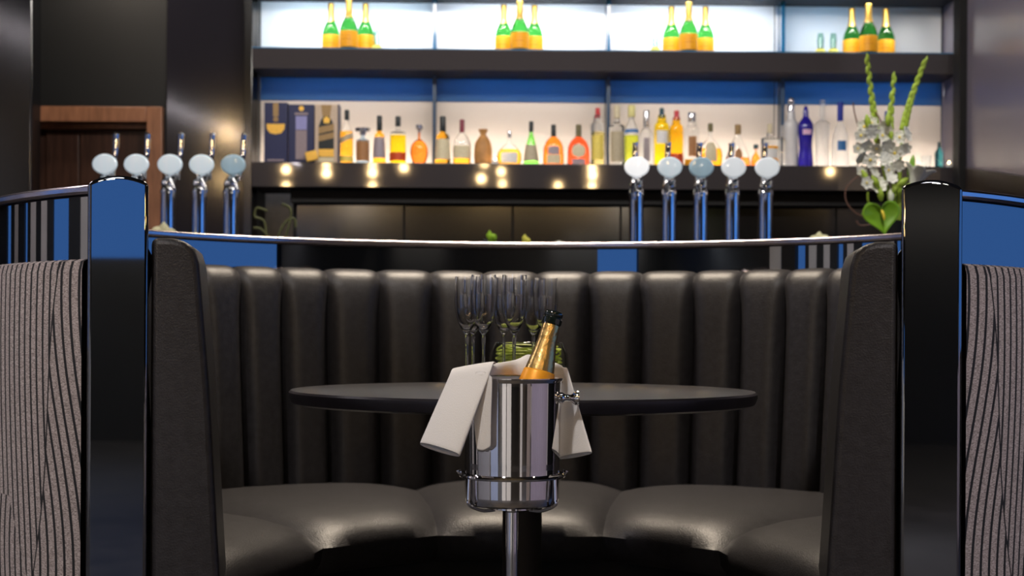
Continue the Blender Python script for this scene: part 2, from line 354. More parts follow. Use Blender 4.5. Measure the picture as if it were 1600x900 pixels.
# low curved screens added out of view, to stripe the bucket's reflection
for i_, (a0_, a1_, m_) in enumerate([(-89, -55, GREYW), (-52, -34, BLUEW), (-24, -15, PALEW), (-13, -3, PALEW), (18, 23, PALEW), (34, 42, MIDW), (45, 89, MAUW)]):
    rows = []
    for j in range(9):
        a = math.radians(a0_ + (a1_-a0_)*j/8); rows.append([(math.sin(a)*r_, 2.2-math.cos(a)*r_, z_) for r_, z_ in ((3.3, 0), (3.4, 0), (3.4, 1.0), (3.3, 1.0))])
    m = MB(); m.grid(rows, closed=True); m.f += [(0, 1, 2, 3), (35, 34, 33, 32)]; struct('trim_%d' % (10+i_), m, m_)
struct('trim_9', MB().box((-4.999, -5.2, 0), (-4.96, -.9, 1.25)), PALEW)  # another unseen panel added for the bucket's reflection
k = 1
for nm, a, b in [('s', (4.98, -.66, .84), (5.22, 5.06, 2.36))]:
    f = MB(); t = .06
    f.box(a, (b[0], b[1], a[2]+t)); f.box((a[0], a[1], b[2]-t), b); f.box(a, (b[0], a[1]+t, b[2])); f.box((a[0], b[1]-t, a[2]), b)
    struct('window_1', f, BLACK)

# ------------------------------------------------------------------ booth
X0 = 0.022; CY = 3.335; AI, BI = 1.12, 0.855; AO, BO = 1.21, 0.945; TE = math.radians(139.2)
def ell(th, a, b): return Vector((X0 + a*math.sin(th), CY + b*math.cos(th), 0))
def nrm(th, a, b):                       # inward unit normal
    n = Vector((-math.sin(th)/a, -math.cos(th)/b, 0)); n.normalize(); return n
booth = thing('booth', (X0, CY, 0), 'curved dark leather horseshoe booth with channelled back, black end posts and striped outer shell', 'booth')
def bpart(mb, name, m, parent=booth, **k):
    o = mb.build(name, m, parent, **k)
    if parent is booth: o.matrix_parent_inverse = Matrix.Translation((-X0, -CY, 0))
    return o
NS = 96
def sweep(section):                      # section(th) -> closed list of points
    rows = []
    for i in range(NS + 1):
        th = -TE + 2*TE*i/NS; rows.append(section(th))
    m = MB(); m.grid(rows, closed=True); n = len(rows[0])
    m.f.append(tuple(range(n))); m.f.append(tuple(reversed(range(NS*n, NS*n+n)))); return m
def rect_section(oi, oo, z0, z1):        # oi/oo: offsets outward from inner ellipse / outer ellipse
    def s(th):
        pi = ell(th, AI, BI) - nrm(th, AI, BI)*oi; po = ell(th, AO, BO) - nrm(th, AO, BO)*oo
        return [(pi.x, pi.y, z0), (po.x, po.y, z0), (po.x, po.y, z1), (pi.x, pi.y, z1)]
    return s
RT = 1.112
bpart(sweep(rect_section(-.012, .014, RT-.017, RT)), 'top_rail', TRIM, smooth=True, bevel=.005)
bpart(sweep(rect_section(0.0, 0.0, .965, RT-.0175)), 'rail_band', LACQ, smooth=True, bevel=.003)
# shell core behind the leather
bpart(sweep(rect_section(.004, -.012, .0, .964)), 'shell', BLACK, smooth=False)
# striped fabric outer panel: rounded top edge, uv = arc length from the post / height
for sgn in (-1, 1):
    m = MB(); rows = []; uvs = []
    prof = [(0.03, .981), (.010, .980), (-.004, .972), (-.008, .955), (-.008, .7), (-.008, .35), (-.008, .02)]
    n = 60; L = 0; prev = None
    for i in range(n + 1):
        th = sgn * (TE - .018 - (TE - .018)*i/n); p = ell(th, AO, BO); nn = nrm(th, AO, BO)
        if prev is not None: L += (p - prev).length
        prev = p
        row = []
        for off, z in prof:
            q = p + nn * (off + (-.006 if off < 0 else 0)); row.append((q.x, q.y, z)); uvs.append((L, z))
        rows.append(row)
    m.grid(rows); m.uv = uvs
    bpart(m, 'striped_panel', STRIPE, smooth=True)
# end posts
for sgn in (-1, 1):
    xa, xb = .667, .775; y0, y1 = 2.52, 2.70
    m = MB(); rows = []; K = 12
    out = [(xa, 0), (xb, 0)] + [(xb - (xb-xa)*k/K, RT-.006 + .013*(1-(2*k/K-1)**2)) for k in range(K+1)]
    for y in (y0, y1): rows.append([(X0 + sgn*(x + .05*(y-y0)/(y1-y0)), y, z) for x, z in out])
    m.grid(rows, closed=True); nn = len(out); m.f.append(tuple(range(nn))); m.f.append(tuple(reversed(range(nn, 2*nn))))
    p = bpart(m, 'end_post', LACQ, smooth=True, bevel=.007)
    # leather end cap, wider at its foot
    m = MB(); rows = []; out = [(.6665, .0), (.538, .0), (.541, .40), (.562, .75), (.576, .91), (.581, .965), (.589, .990), (.604, 1.004), (.630, 1.010), (.6665, 1.010)]
    for y in (2.535, 2.72): rows.append([(X0 + sgn*(x + .025*(y-2.535)/.185), y, z) for x, z in out])
    m.grid(rows, closed=True); nn = len(out); m.f.append(tuple(range(nn))); m.f.append(tuple(reversed(range(nn, 2*nn))))
    bpart(m, 'end_cap', LEATHER, smooth=True, bevel=.012)
# back channels
def th_for(px):                          # seam pixel -> angle on the cushion face
    best = None
    for i in range(0, 2001):
        th = -TE + 2*TE*i/2000; p = ell(th, AI, BI) + nrm(th, AI, BI)*.10
        e = abs(800 + p.x/p.y*F - px)
        if p.y > 3.3 and (best is None or e < best[0]): best = (e, th)
    return best[1]
seams = [th_for(x) for x in (326, 385, 449, 518, 597, 677, 757, 838, 918, 997, 1077, 1148, 1217, 1280, 1338)]
d0 = seams[1] - seams[0]; left = []; t = seams[0] - .13
while t > -TE + .10: left.append(t); t -= .16
right = []; t = seams[-1] + .13
while t < TE - .10: right.append(t); t += .16
seams = [-TE + .03] + left[::-1] + seams + right + [TE - .03]
zprof = [(.30, .138), (.40, .136), (.50, .128), (.65, .116), (.80, .104), (.90, .097), (.96, .091), (.99, .083), (1.012, .068), (1.023, .048), (1.027, .026), (1.027, .004)]
for a, b in zip(seams[:-1], seams[1:]):
    m = MB(); rows = []; K = 18
    for k in range(K + 1):
        s = k / K; th = a + (b-a)*(.5 - .5*math.cos(PI*s)) if False else a + (b-a)*s
        p = ell(th, AI, BI); nn = nrm(th, AI, BI); e = 1 - abs(2*s-1)**4.5
        row = []
        for j, (z, off) in enumerate(zprof):
            pinch = 0.052 * min(1.0, max(0.22, (1.03 - z) * 7))
            fac = 1.0 if off > .06 else off/.06
            o = max(.002, off - pinch*(1-e)*fac); zz = z - (.009*(1-e) if z > .98 else 0)
            q = p + nn*o; row.append((q.x, q.y, zz))
        rows.append(row)
    m.grid(rows)
    bpart(m, 'back_channel', LEATHER, smooth=True, sub=1)
# seat cushions
innerc = [(0, 0, 3.40), (16, .19, 3.375), (40, .335, 3.30), (65, .425, 3.17), (95, .49, 2.98), (120, .53, 2.78), (139.2, .56, 2.60)]
def inner(th):
    d = abs(math.degrees(th)); sg = 1 if th >= 0 else -1
    for i in range(len(innerc)-1):
        a, b = innerc[i], innerc[i+1]
        if d <= b[0] + 1e-6:
            t = (d-a[0])/(b[0]-a[0]); 
            p0 = innerc[i-1] if i else (-16, -.19, 3.375); p3 = innerc[min(i+2, len(innerc)-1)]
            f = lambda k: .5*(2*a[k] + (b[k]-p0[k])*t + (2*p0[k]-5*a[k]+4*b[k]-p3[k])*t*t + (3*a[k]-p0[k]-3*b[k]+p3[k])*t**3)
            return Vector((X0 + sg*f(1), f(2), 0))
    a = innerc[-1]; return Vector((X0 + sg*a[1], a[2], 0))
ss = [-139.0, -66, -16.5, 16.5, 66, 139.0]
for a, b in zip(ss[:-1], ss[1:]):
    a, b = math.radians(a), math.radians(b); m = MB(); rows = []; K = 28
    for k in range(K + 1):
        s = k/K; th = a + (b-a)*s; e = 1 - abs(2*s-1)**4; e2 = 1 - abs(2*s-1)**2.5
        po = ell(th, AI, BI) + nrm(th, AI, BI)*.07; pi = inner(th)
        dr = (pi - po).normalized(); pi = pi + dr * (.035*e2 - .02); W = (pi - po)
        row = []
        for r, dz in [(0, -.10), (0, .010), (.2, .016), (.45, .018), (.7, .016), (.85, .006), (.93, -.008), (.98, -.028), (1.0, -.055), (.99, -.09), (.95, -.12)]:
            z = .415 + dz if dz < -.03 else .415 + dz*1.0 - .028*(1-e)
            q = po + W*r; row.append((q.x, q.y, z))
        rows.append(row)
    m.grid(rows); n = len(rows[0]); m.f.append(tuple(range(n))); m.f.append(tuple(reversed(range(K*n, K*n+n))))
    bpart(m, 'seat_cushion', LEATHER, smooth=True)
rows = []
for i in range(61):
    th = -TE + 2*TE*i/60; po = ell(th, AI, BI) + nrm(th, AI, BI)*.01; pi = inner(th); pi = pi + (po-pi).normalized()*.06
    rows.append([(po.x, po.y, 0), (pi.x, pi.y, 0), (pi.x, pi.y, .31), (po.x, po.y, .31)])
m = MB(); m.grid(rows, closed=True); m.f += [(0, 1, 2, 3), (243, 242, 241, 240)]
bpart(m, 'seat_base', BLACK, smooth=False)

# ------------------------------------------------------------------ table
TZ = .728; TX = P(817, 600, 2.9).x
tb = thing('table', (TX, 2.9, 0), 'round dark table in the middle of the booth, behind the ice bucket', 'table')
MB().lathe([(0, TZ-.028), (.455, TZ-.028), (.467, TZ-.024), (.472, TZ-.012), (.472, TZ-.004), (.468, TZ), (0, TZ)], 96).build('tabletop', TABLE, tb)
MB().lathe([(0, .03), (.04, .03), (.04, TZ-.05), (.10, TZ-.04), (.10, TZ-.029), (0, TZ-.029)], 24).build('pedestal', BLACK, tb)
MB().lathe([(0, 0), (.24, 0), (.24, .01), (.05, .03), (0, .03)], 40).build('base', BLACK, tb)

# ------------------------------------------------------------------ ice bucket on its stand
BD = 2.2; k_ = BD / F
bx = P(801, 600, BD).x
zb = P(800, 788, BD).z; zr = P(800, 590, BD).z; zring = P(800, 742, BD).z
R0 = 73.5*k_; R1 = 76.5*k_
st = thing('bucket_stand', (bx, BD, 0), 'slim chrome floor stand with ring holding the champagne bucket', 'stand')
MB().lathe([(0, .03), (.0095, .03), (.0095, zb-.012), (.014, zb-.010), (.035, zb-.006), (.035, zb-.0015), (0, zb-.0015)], 24).build('pole', CHROME, st)
MB().lathe([(0, 0), (.14, 0), (.14, .008), (.03, .03), (0, .03)], 40).build('base', CHROME, st)
rr = R0 + .0065
MB().tube([(rr*math.cos(2*PI*i/64), rr*math.sin(2*PI*i/64), zring) for i in range(65)], .0032, 8).build('ring', CHROME, st)
for a in (-35, -145, 90):
    a = math.radians(a); c, s = math.cos(a), math.sin(a)
    MB().tube(spl([(rr*c, rr*s, zring), ((rr+.001)*c, (rr+.001)*s, zring-.03), (rr*c, rr*s, zb+.004), (.055*c, .055*s, zb-.006), (.033*c, .033*s, zb-.0065)], 6), .0026, 8).build('cradle_arm', CHROME, st)
for a in (3, 177):
    a = math.radians(a); c, s = math.cos(a), math.sin(a)
    MB().tube([(rr*c, rr*s, zring), ((rr+.003)*c, rr*s, zring+.004), ((rr+.004)*c, rr*s, zring+.007)], [.003, .0045, .004], 8).build('ring_knob', CHROME, st)
bk = thing('champagne_bucket', (bx, BD, zb), 'polished steel champagne bucket with side knob and folded white napkin', 'bucket')
H = zr - zb
MB().lathe([(0, 0), (R0-.008, 0), (R0-.002, .003), (R0, .010), (R0+(R1-R0)*.06, .014), (R0+(R1-R0)*.1, .02), (R0+(R1-R0)*.6, H*.6), (R1-.0002, H-.012), (R1, H-.007), (R1+.0001, H-.006), (R1+.0025, H-.003), (R1+.0025, H), (R1-.001, H),
            (R1-.002, H-.006), (R0+.001, H*.3), (R0-.003, .006), (0, .004)], 96).build('body', STEEL, bk)
for sg in (1, -1):
    c = (sg*(R1+.012), -.01, H - 31*k_)
    g = MB(); rotp = [(0.0, -.016), (.008, -.015), (.0095, -.011), (.006, -.007), (.0055, .002), (.008, .005), (.0115, .009), (.0115, .014), (.0, .016)]
    g.lathe(rotp, 20); g.v = [(c[0] + sg*z*1.0, c[1] + y, c[2] + x) for x, y, z in g.v]
    o = g.build('side_knob', CHROME, bk); 
# bottle in the bucket
ax0 = P(838, 600, BD-.005); ax1 = P(866, 489, BD+.01)
A = (ax1 - ax0); Ln = A.length
bt = thing('champagne_bottle_open', ax0, 'opened champagne bottle with gold foil neck leaning in the steel bucket', 'bottle')
bt.rotation_euler = A.to_track_quat('Z', 'Y').to_euler()
pxm = k_
MB().lathe([(0, -.20*.85), (.030, -.17), (.033, -.16), (.033, -.045), (.030, -.025), (.0275, -.004)], 32).build('glass_body', DKGREEN, bt)
MB().lathe([(29*pxm, -.012), (28.3*pxm, .0), (25.5*pxm, .016), (24.6*pxm, .02), (24.0*pxm, .0205)], 40, close=False).build('collar_label', pC['orangefoil'], bt)
MB().lathe([(24.9*pxm, .010), (23*pxm, .024), (18.5*pxm, .048), (15.5*pxm, .068), (13.8*pxm, Ln-.022), (13.2*pxm, Ln-.018)], 40, close=False).build('neck_foil', mat('gold_neck_foil', (0.62, 0.42, 0.16), .27, metal=.85, bump=.5, bscale=90, noise=.15), bt)
MB().lathe([(13.2*pxm, Ln-.020), (15.4*pxm, Ln-.018), (15.8*pxm, Ln-.010), (13.6*pxm, Ln-.0075), (14.8*pxm, Ln-.006), (14.8*pxm, Ln), (13.6*pxm, Ln+.0015), (9.5*pxm, Ln+.001), (9.0*pxm, Ln-.03)], 32, close=False).build('lip', mat('black_green_lip', (.006, .012, .010), .12, coat=1, noise=.1), bt)
MB().lathe([(0, Ln-.004), (9.3*pxm, Ln-.004)], 24, close=False).build('mouth', mat('green_mouth_glass', (.10, .28, .06), .2, noise=.1), bt)

# napkin
m = MB()
def PP(px, py, D): return P(px, py, D)
def flap(c0, c1, hw0, hw1, th0, th1, n=10, K=28, curve=0.0):
    rows = []
    for i in range(n + 1):
        t = i/n; c = c0.lerp(c1, t); c = c + Vector((0, -curve*math.sin(PI*t), 0)); hw = hw0.lerp(hw1, t); th = th0 + (th1-th0)*t
        row = []
        for k in range(K):
            a = 2*PI*k/K; q = c + hw*math.cos(a) + Vector((0, -1, .55)).normalized()*(math.copysign(abs(math.sin(a))**.8, math.sin(a))*th); row.append(q)
        rows.append(row)
    return rows
l0, l1 = PP(704, 584, 2.150), PP(769, 573, 2.118); b0, b1 = PP(656, 694, 2.150), PP(718, 713, 2.105)
rows = flap((l0+l1)/2, (b0+b1)/2, (l1-l0)/2, (b1-b0)/2, .003, .0095, 12, 32, .004)
# roll over at the top towards the rim
top = [[Vector(q) + Vector((.006, .035, .004)) for q in rows[0]], [Vector(q) + Vector((.002, .014, .0085)) for q in rows[0]]]
m.grid(top + rows, closed=True)
# band over the rim and inside behind the bottle
def sheet(pl):                            # list of rows of (px,py,D)
    rws = [spl([PP(*q) for q in r], 5) for r in pl]; m.grid(rws)
sheet([[(706, 583, 2.165), (732, 573, 2.16), (768, 568, 2.165), (805, 562, 2.25), (826, 553, 2.268), (840, 562, 2.27), (866, 566, 2.268), (878, 571, 2.262)],
       [(712, 586, 2.150), (740, 576, 2.143), (768, 573, 2.14), (800, 570, 2.22), (824, 566, 2.24), (842, 570, 2.248), (866, 574, 2.248), (884, 580, 2.25)],
       [(728, 600, 2.155), (750, 594, 2.140), (770, 588, 2.145), (800, 588, 2.222), (826, 590, 2.24), (842, 592, 2.248), (864, 594, 2.25), (880, 600, 2.255)]])
# sheet hanging beside the bucket, behind the front flap
sheet([[(742, 580, 2.125), (756, 578, 2.117), (770, 588, 2.115)], [(738, 625, 2.125), (752, 628, 2.118), (768, 632, 2.116)],
       [(741, 665, 2.127), (754, 668, 2.12), (767, 671, 2.118)], [(745, 706, 2.128), (755, 708, 2.121), (767, 700, 2.118)]])
r0, r1 = PP(873, 574, 2.275), PP(886, 575, 2.24); q0, q1 = PP(873, 717, 2.255), PP(925, 708, 2.18)
rows = flap((r0+r1)/2, (q0+q1)/2, (r1-r0)/2, (q1-q0)/2, .002, .007, 14, 28)
m.grid(rows, closed=True)
nap = m.build('napkin', LINEN, None, smooth=True, solid=.0016, sub=1)
tag(nap, 'white linen napkin folded over the rim of the champagne bucket', 'napkin')

# ------------------------------------------------------------------ flutes on the table
def make_flute():
    t = thing('champagne_flute', (0, 0, 0), '', 'glass', 'champagne flutes on the booth table')
    out = [(.0, .110), (.004, .112), (.0095, .120), (.0175, .135), (.0228, .155), (.0250, .178), (.0246, .200), (.0232, .226)]
    inn = [(.0224, .226), (.0238, .200), (.0242, .178), (.0220, .155), (.0167, .137), (.0085, .123), (.0, .119)]
    MB().lathe(out + inn, 32).build('bowl', CLEAR, t)
    MB().lathe([(.0, .0004), (.029, .0004), (.0295, .0015), (.012, .004), (.0042, .010), (.0030, .030), (.0030, .085), (.0042, .104), (.0035, .1118), (0, .1102)], 24).build('stem', CLEAR, t)
    return t
fl = make_flute(); first = True
for px, D, lab in [(729, 2.80, 'leftmost clear flute of the group on the table'), (739, 2.97, 'clear flute just behind the leftmost flute'),
                   (755, 2.72, 'tall clear flute third from the left, in front of the group'), (787, 2.84, 'clear flute fourth from the left, left of the open bottle'),
                   (803, 2.72, 'clear flute fifth from the left, beside the green bowl'), (833, 2.98, 'clear flute behind the neck of the open bottle, left one'),
                   (852, 2.86, 'rightmost clear flute, directly behind the open bottle')]:
    o = fl if first else copy_tree(fl); first = False
    o.location = (P(px, 600, D).x, D, TZ+.0003); o['label'] = lab + ', empty'
# green bowl with coiled grass
gb = thing('grass_bowl', (P(826, 590, 3.12).x, 3.12, TZ+.0005), 'round glass bowl of coiled green grass behind the bottle on the booth table', 'bowl')
MB().lathe([(0, 0), (.045, 0), (.066, .012), (.080, .040), (.078, .066), (.068, .088), (.0665, .087), (.0765, .066), (.0785, .040), (.065, .014), (0, .003)], 40).build('glass_bowl', glass('pale_green_glass', (.95, .99, .90), 0, 1.15), gb)
m = MB(); rg = random.Random(3)
for i in range(22):
    z0 = .014 + .064*rg.random(); r = (.070 - abs(z0-.045)*.18)*(.82 + .15*rg.random()); tl = (rg.random()-.5)*.55; ph = rg.random()*6
    m.tube([(r*math.cos(a), r*math.sin(a), min(.084, max(.008, z0 + tl*r*math.sin(a+ph)))) for a in [2*PI*j/30 for j in range(31)]], .0017, 5)
m.build('coiled_grass', mat('bright_grass', (.62, .72, .16), .5, noise=.4, nscale=60), gb, kind='stuff')

gb.scale = (1.1, 1.1, 1.08)
# ------------------------------------------------------------------ back bar
bar = thing('back_bar', (0, 8.6, 0), 'dark lacquered back bar with two lit bottle shelves and glass uprights', 'shelving')
bar.rotation_euler = (0, 0, YAW)
def zbar(y, D=8.6): return EYE + (HZ - y)/F*D
XL, XRr = -1.575, 2.70                  # ends
ZT0, ZT1 = zbar(110.5), zbar(78.0)      # upper shelf slab
ZC0, ZC1 = zbar(294.5), zbar(255.5)     # counter slab
def bp(mb, name, m, **k): return mb.build(name, m, bar, **k)
bp(MB().box((XL, 0, ZT0), (XRr, .42, ZT1)), 'upper_shelf', LACQ2, smooth=True, bevel=.004)
bp(MB().box((XL, 0, ZC0), (XRr, .42, ZC1)), 'counter', LACQ2, smooth=True, bevel=.004)
bp(MB().box((XL-.05, .0, .0), (XL, .42, 3.5)), 'side_panel', PANEL, smooth=True, bevel=.003)
bp(MB().box((XL, .36, ZT1), (XRr, .40, ZT1+.004)), 'shelf_seal', BLACK, smooth=False)
bp(MB().box((XL, .02, zbar(-12)), (XRr, .42, zbar(-40))), 'head_shelf', LACQ2, smooth=True, bevel=.004)
SKY = mat('blue_edge_glass', (0.02, 0.16, 0.34), .15, coat=.5, noise=.1)
bp(MB().box((XL, .01, ZT1+.001), (XRr, .40, ZT1+.007)), 'shelf_glass', SKY, smooth=False)
bp(MB().box((XL, .30, zbar(4, 8.9)), (XRr, .31, zbar(-12, 8.9))), 'glass_head_strip', SKY, smooth=False)
# uprights
UP = mat('upright_blue_grey', (0.05, 0.09, 0.16), .25, coat=.4, noise=.1)
for px in (677.5, 950, 1224):
    x = (px-800)/F*8.76
    bp(MB().box((x-.012, .17, ZT1+.0075), (x+.012, .295, zbar(-12))), 'upright', SKY, smooth=False)
    bp(MB().box((x-.011, .17, ZC1), (x+.011, .289, ZT0)), 'upright', UP, smooth=False)
# opal panes of the upper shelf, lit by tubes behind them
def opal(name, c, rough=.35):
    mm = bpy.data.materials.new(name); mm.use_nodes = True; nt = mm.node_tree; nt.nodes.clear()
    o = nt.nodes.new('ShaderNodeOutputMaterial'); t = nt.nodes.new('ShaderNodeBsdfTranslucent'); d = nt.nodes.new('ShaderNodeBsdfDiffuse'); g = nt.nodes.new('ShaderNodeBsdfGlossy')
    wv = nt.nodes.new('ShaderNodeTexWave'); wv.bands_direction = 'X'; wv.inputs['Scale'].default_value = 26; wv.inputs['Distortion'].default_value = .3
    tc = nt.nodes.new('ShaderNodeTexCoord'); nt.links.new(tc.outputs['Object'], wv.inputs['Vector'])
    r = nt.nodes.new('ShaderNodeValToRGB'); r.color_ramp.elements[0].color = (*[x*.93 for x in c], 1); r.color_ramp.elements[1].color = (*c, 1)
    nt.links.new(wv.outputs[0], r.inputs[0]); nt.links.new(r.outputs[0], t.inputs[0]); nt.links.new(r.outputs[0], d.inputs[0])
    g.inputs['Roughness'].default_value = .12
    m1 = nt.nodes.new('ShaderNodeMixShader'); m1.inputs[0].default_value = .5; m2 = nt.nodes.new('ShaderNodeMixShader'); m2.inputs[0].default_value = .08
    nt.links.new(t.outputs[0], m1.inputs[1]); nt.links.new(d.outputs[0], m1.inputs[2]); nt.links.new(m1.outputs[0], m2.inputs[1]); nt.links.new(g.outputs[0], m2.inputs[2])
    nt.links.new(m2.outputs[0], o.inputs[0]); return mm
OPAL = opal('opal_ribbed_glass', (.88, .90, .92)); OPALW = opal('warm_opal_glass', (.72, .66, .60)); 
edges = [XL, (677.5-800)/F*8.62, (950-800)/F*8.62, (1224-800)/F*8.62, XRr]
BLUEG = opal('blue_band_glass', (.085, .21, .40))
for i, (a, b) in enumerate(zip(edges[:-1], edges[1:])):
    bp(MB().box((a+.004, .300, ZT1+.0075), (b-.004, .306, zbar(-12))), 'opal_pane', OPAL, smooth=False)
    bp(MB().box((a+.004, .300, ZC1+.001), (b-.004, .306, zbar(160, 8.9))), 'opal_pane', OPALW, smooth=False)
    bp(MB().box((a+.004, .290, zbar(160, 8.9)), (b-.004, .306, ZT0)), 'blue_pane', BLUEG, smooth=True, bevel=.002)
bp(MB().box((XL, .50, .0), (XRr, .54, 3.5)), 'backboard', mat('light_box_white', (.8, .8, .8), .9, noise=.05), smooth=False)
def barw(x, y, z): return bar.matrix_basis @ Vector((x, y, z)) if False else Matrix.Translation((0, 8.6, 0)) @ Matrix.Rotation(YAW, 4, 'Z') @ Vector((x, y, z))
for i, (a, b) in enumerate(zip(edges[:-1], edges[1:])):
    pw, colr = [(9.5, (.72, .88, 1)), (11, (.86, .93, 1)), (11, (.86, .93, 1)), (1.7, (.45, .72, 1))][i]
    c = barw((a+b)/2 - (.25 if i == 3 else -.0), .49, (ZT1+zbar(-12))/2)
    lamp_area('shelf_light', c, c + Vector((0, -1, 0)), (b-a)*(.5 if i == 3 else .85), .22, pw, colr)
    # lamp strip at the foot of the lower panes
    c = barw((a+b)/2, .365, ZC1+.03)
    lamp_area('shelf_light', c, c + Vector((0, -1, .15)), (b-a)*.92, .03, 40 if i < 3 else 28, (1, .97, .93))
    c = barw((a+b)/2, .49, ZT0-.03)
    lamp_area('shelf_light', c, c + Vector((0, -1, -.2)), (b-a)*.92, .04, 5.5, (.9, .93, 1))
    c = barw((a+b)/2, .03, zbar(-12)-.012)         # unseen strip added under the head shelf to brighten the bottles
    lamp_area('shelf_light', c, barw((a+b)/2, .14, ZT1+.06), (b-a)*.8, .02, 2.2, (1, .95, .88), 110)
for x in edges:                         # light baffles behind the panes
    bp(MB().box((x-.006, .312, ZC1), (x+.006, .499, 3.45)), 'baffle', BLACK, smooth=False)
bp(MB().box((XL+.01, .421, ZT0+.02), (XRr-.01, .499, ZT1-.02)), 'baffle', BLACK, smooth=False)
# under the counter: recess and glossy cupboard doors
bp(MB().box((XL+.22, .10, zbar(318, 8.7)), (XRr, .42, ZC0)), 'recess', BLACK, smooth=False)
bp(MB().box((XL+.22, .22, .0), (XRr, .44, zbar(318, 8.7)-.001)), 'carcass', BLACK, smooth=False)
xa = XL + .24; wd = (XRr - .02 - xa)/6
for i in range(6):
    dd = bp(MB().box((xa+i*wd+.004, .195, .12), (xa+(i+1)*wd-.004, .219, zbar(318, 8.7)-.006)), 'cupboard_door', PANEL, smooth=True, bevel=.003)
    MB().tube([(xa+i*wd+.05, .18, 1.05), (xa+i*wd+.05, .18, 1.25)], .005, 8).build('handle', CHROME, dd)

# ---- bottles
ZCt = ZC1 + .0005
profs = {
 'tall':  ([(.0,0),(.90,0),(1,.03),(1,.52),(.93,.60),(.62,.70),(.38,.77),(.33,.82),(.33,.86)], .30, .84),
 'square':([(.0,0),(.94,0),(1,.03),(1,.60),(.92,.66),(.55,.70),(.33,.74),(.31,.80),(.31,.84)], .27, .82),
 'taper': ([(.0,0),(.96,0),(1,.03),(.98,.2),(.80,.58),(.55,.64),(.34,.68),(.32,.76)], .25, .72),
 'flask': ([(.0,0),(.55,0),(.72,.04),(.95,.18),(1,.32),(.88,.48),(.55,.58),(.18,.64),(.12,.70),(.12,.84)], .22, .82),
 'dome':  ([(.0,0),(.94,0),(1,.05),(.98,.34),(.88,.50),(.62,.62),(.30,.70),(.18,.76),(.17,.86)], .0, .74),
 'sack':  ([(.0,0),(.88,0),(1,.08),(1,.45),(.80,.66),(.42,.80),(.30,.86),(.52,.97),(.46,1.0),(0,1.0)], 0, 1),
 'wide':  ([(.0,0),(.90,0),(1,.12),(.98,.34),(.70,.50),(.40,.60),(.18,.68),(.14,.76),(.14,.86)], .0, .84),
 'hour':  ([(.0,0),(.92,0),(1,.04),(.92,.18),(.82,.34),(.92,.52),(1,.62),(.94,.70),(.55,.78),(.38,.82),(.36,.90),(.20,.98),(0,1)], 0, 1),
 'tri':   ([(.0,0),(.96,0),(1,.04),(.94,.20),(.62,.48),(.34,.66),(.22,.74),(.20,.82)], 0, .80),
 'column':([(.0,0),(.9,0),(1,.02),(.96,.3),(1,.62),(.9,.72),(.62,.76),(.6,.80),(.5,.88)], 0, .86),
 'slim':  ([(.0,0),(.9,0),(1,.02),(.86,.3),(1,.62),(.95,.66),(.50,.70),(.38,.74),(.34,.97),(.3,1),(0,1)], 0, 1)}
def smoothp(p):
    out = []
    for i in range(len(p)-1):
        a, b = p[i], p[i+1]; out.append(a)
        if i > 1 and i < len(p)-2:
            p0, p3 = p[i-1], p[i+2]; t = .5
            out.append(tuple(.0625*(-p0[k]+9*a[k]+9*b[k]-p3[k]) for k in (0, 1)))
    out.append(p[-1]); return out
def rad(prof, z):
    for a, b in zip(prof[1:-1], prof[2:]):
        if a[1] <= z <= b[1] and b[1] > a[1]: return a[0] + (b[0]-a[0])*(z-a[1])/(b[1]-a[1])
    return prof[-1][0]
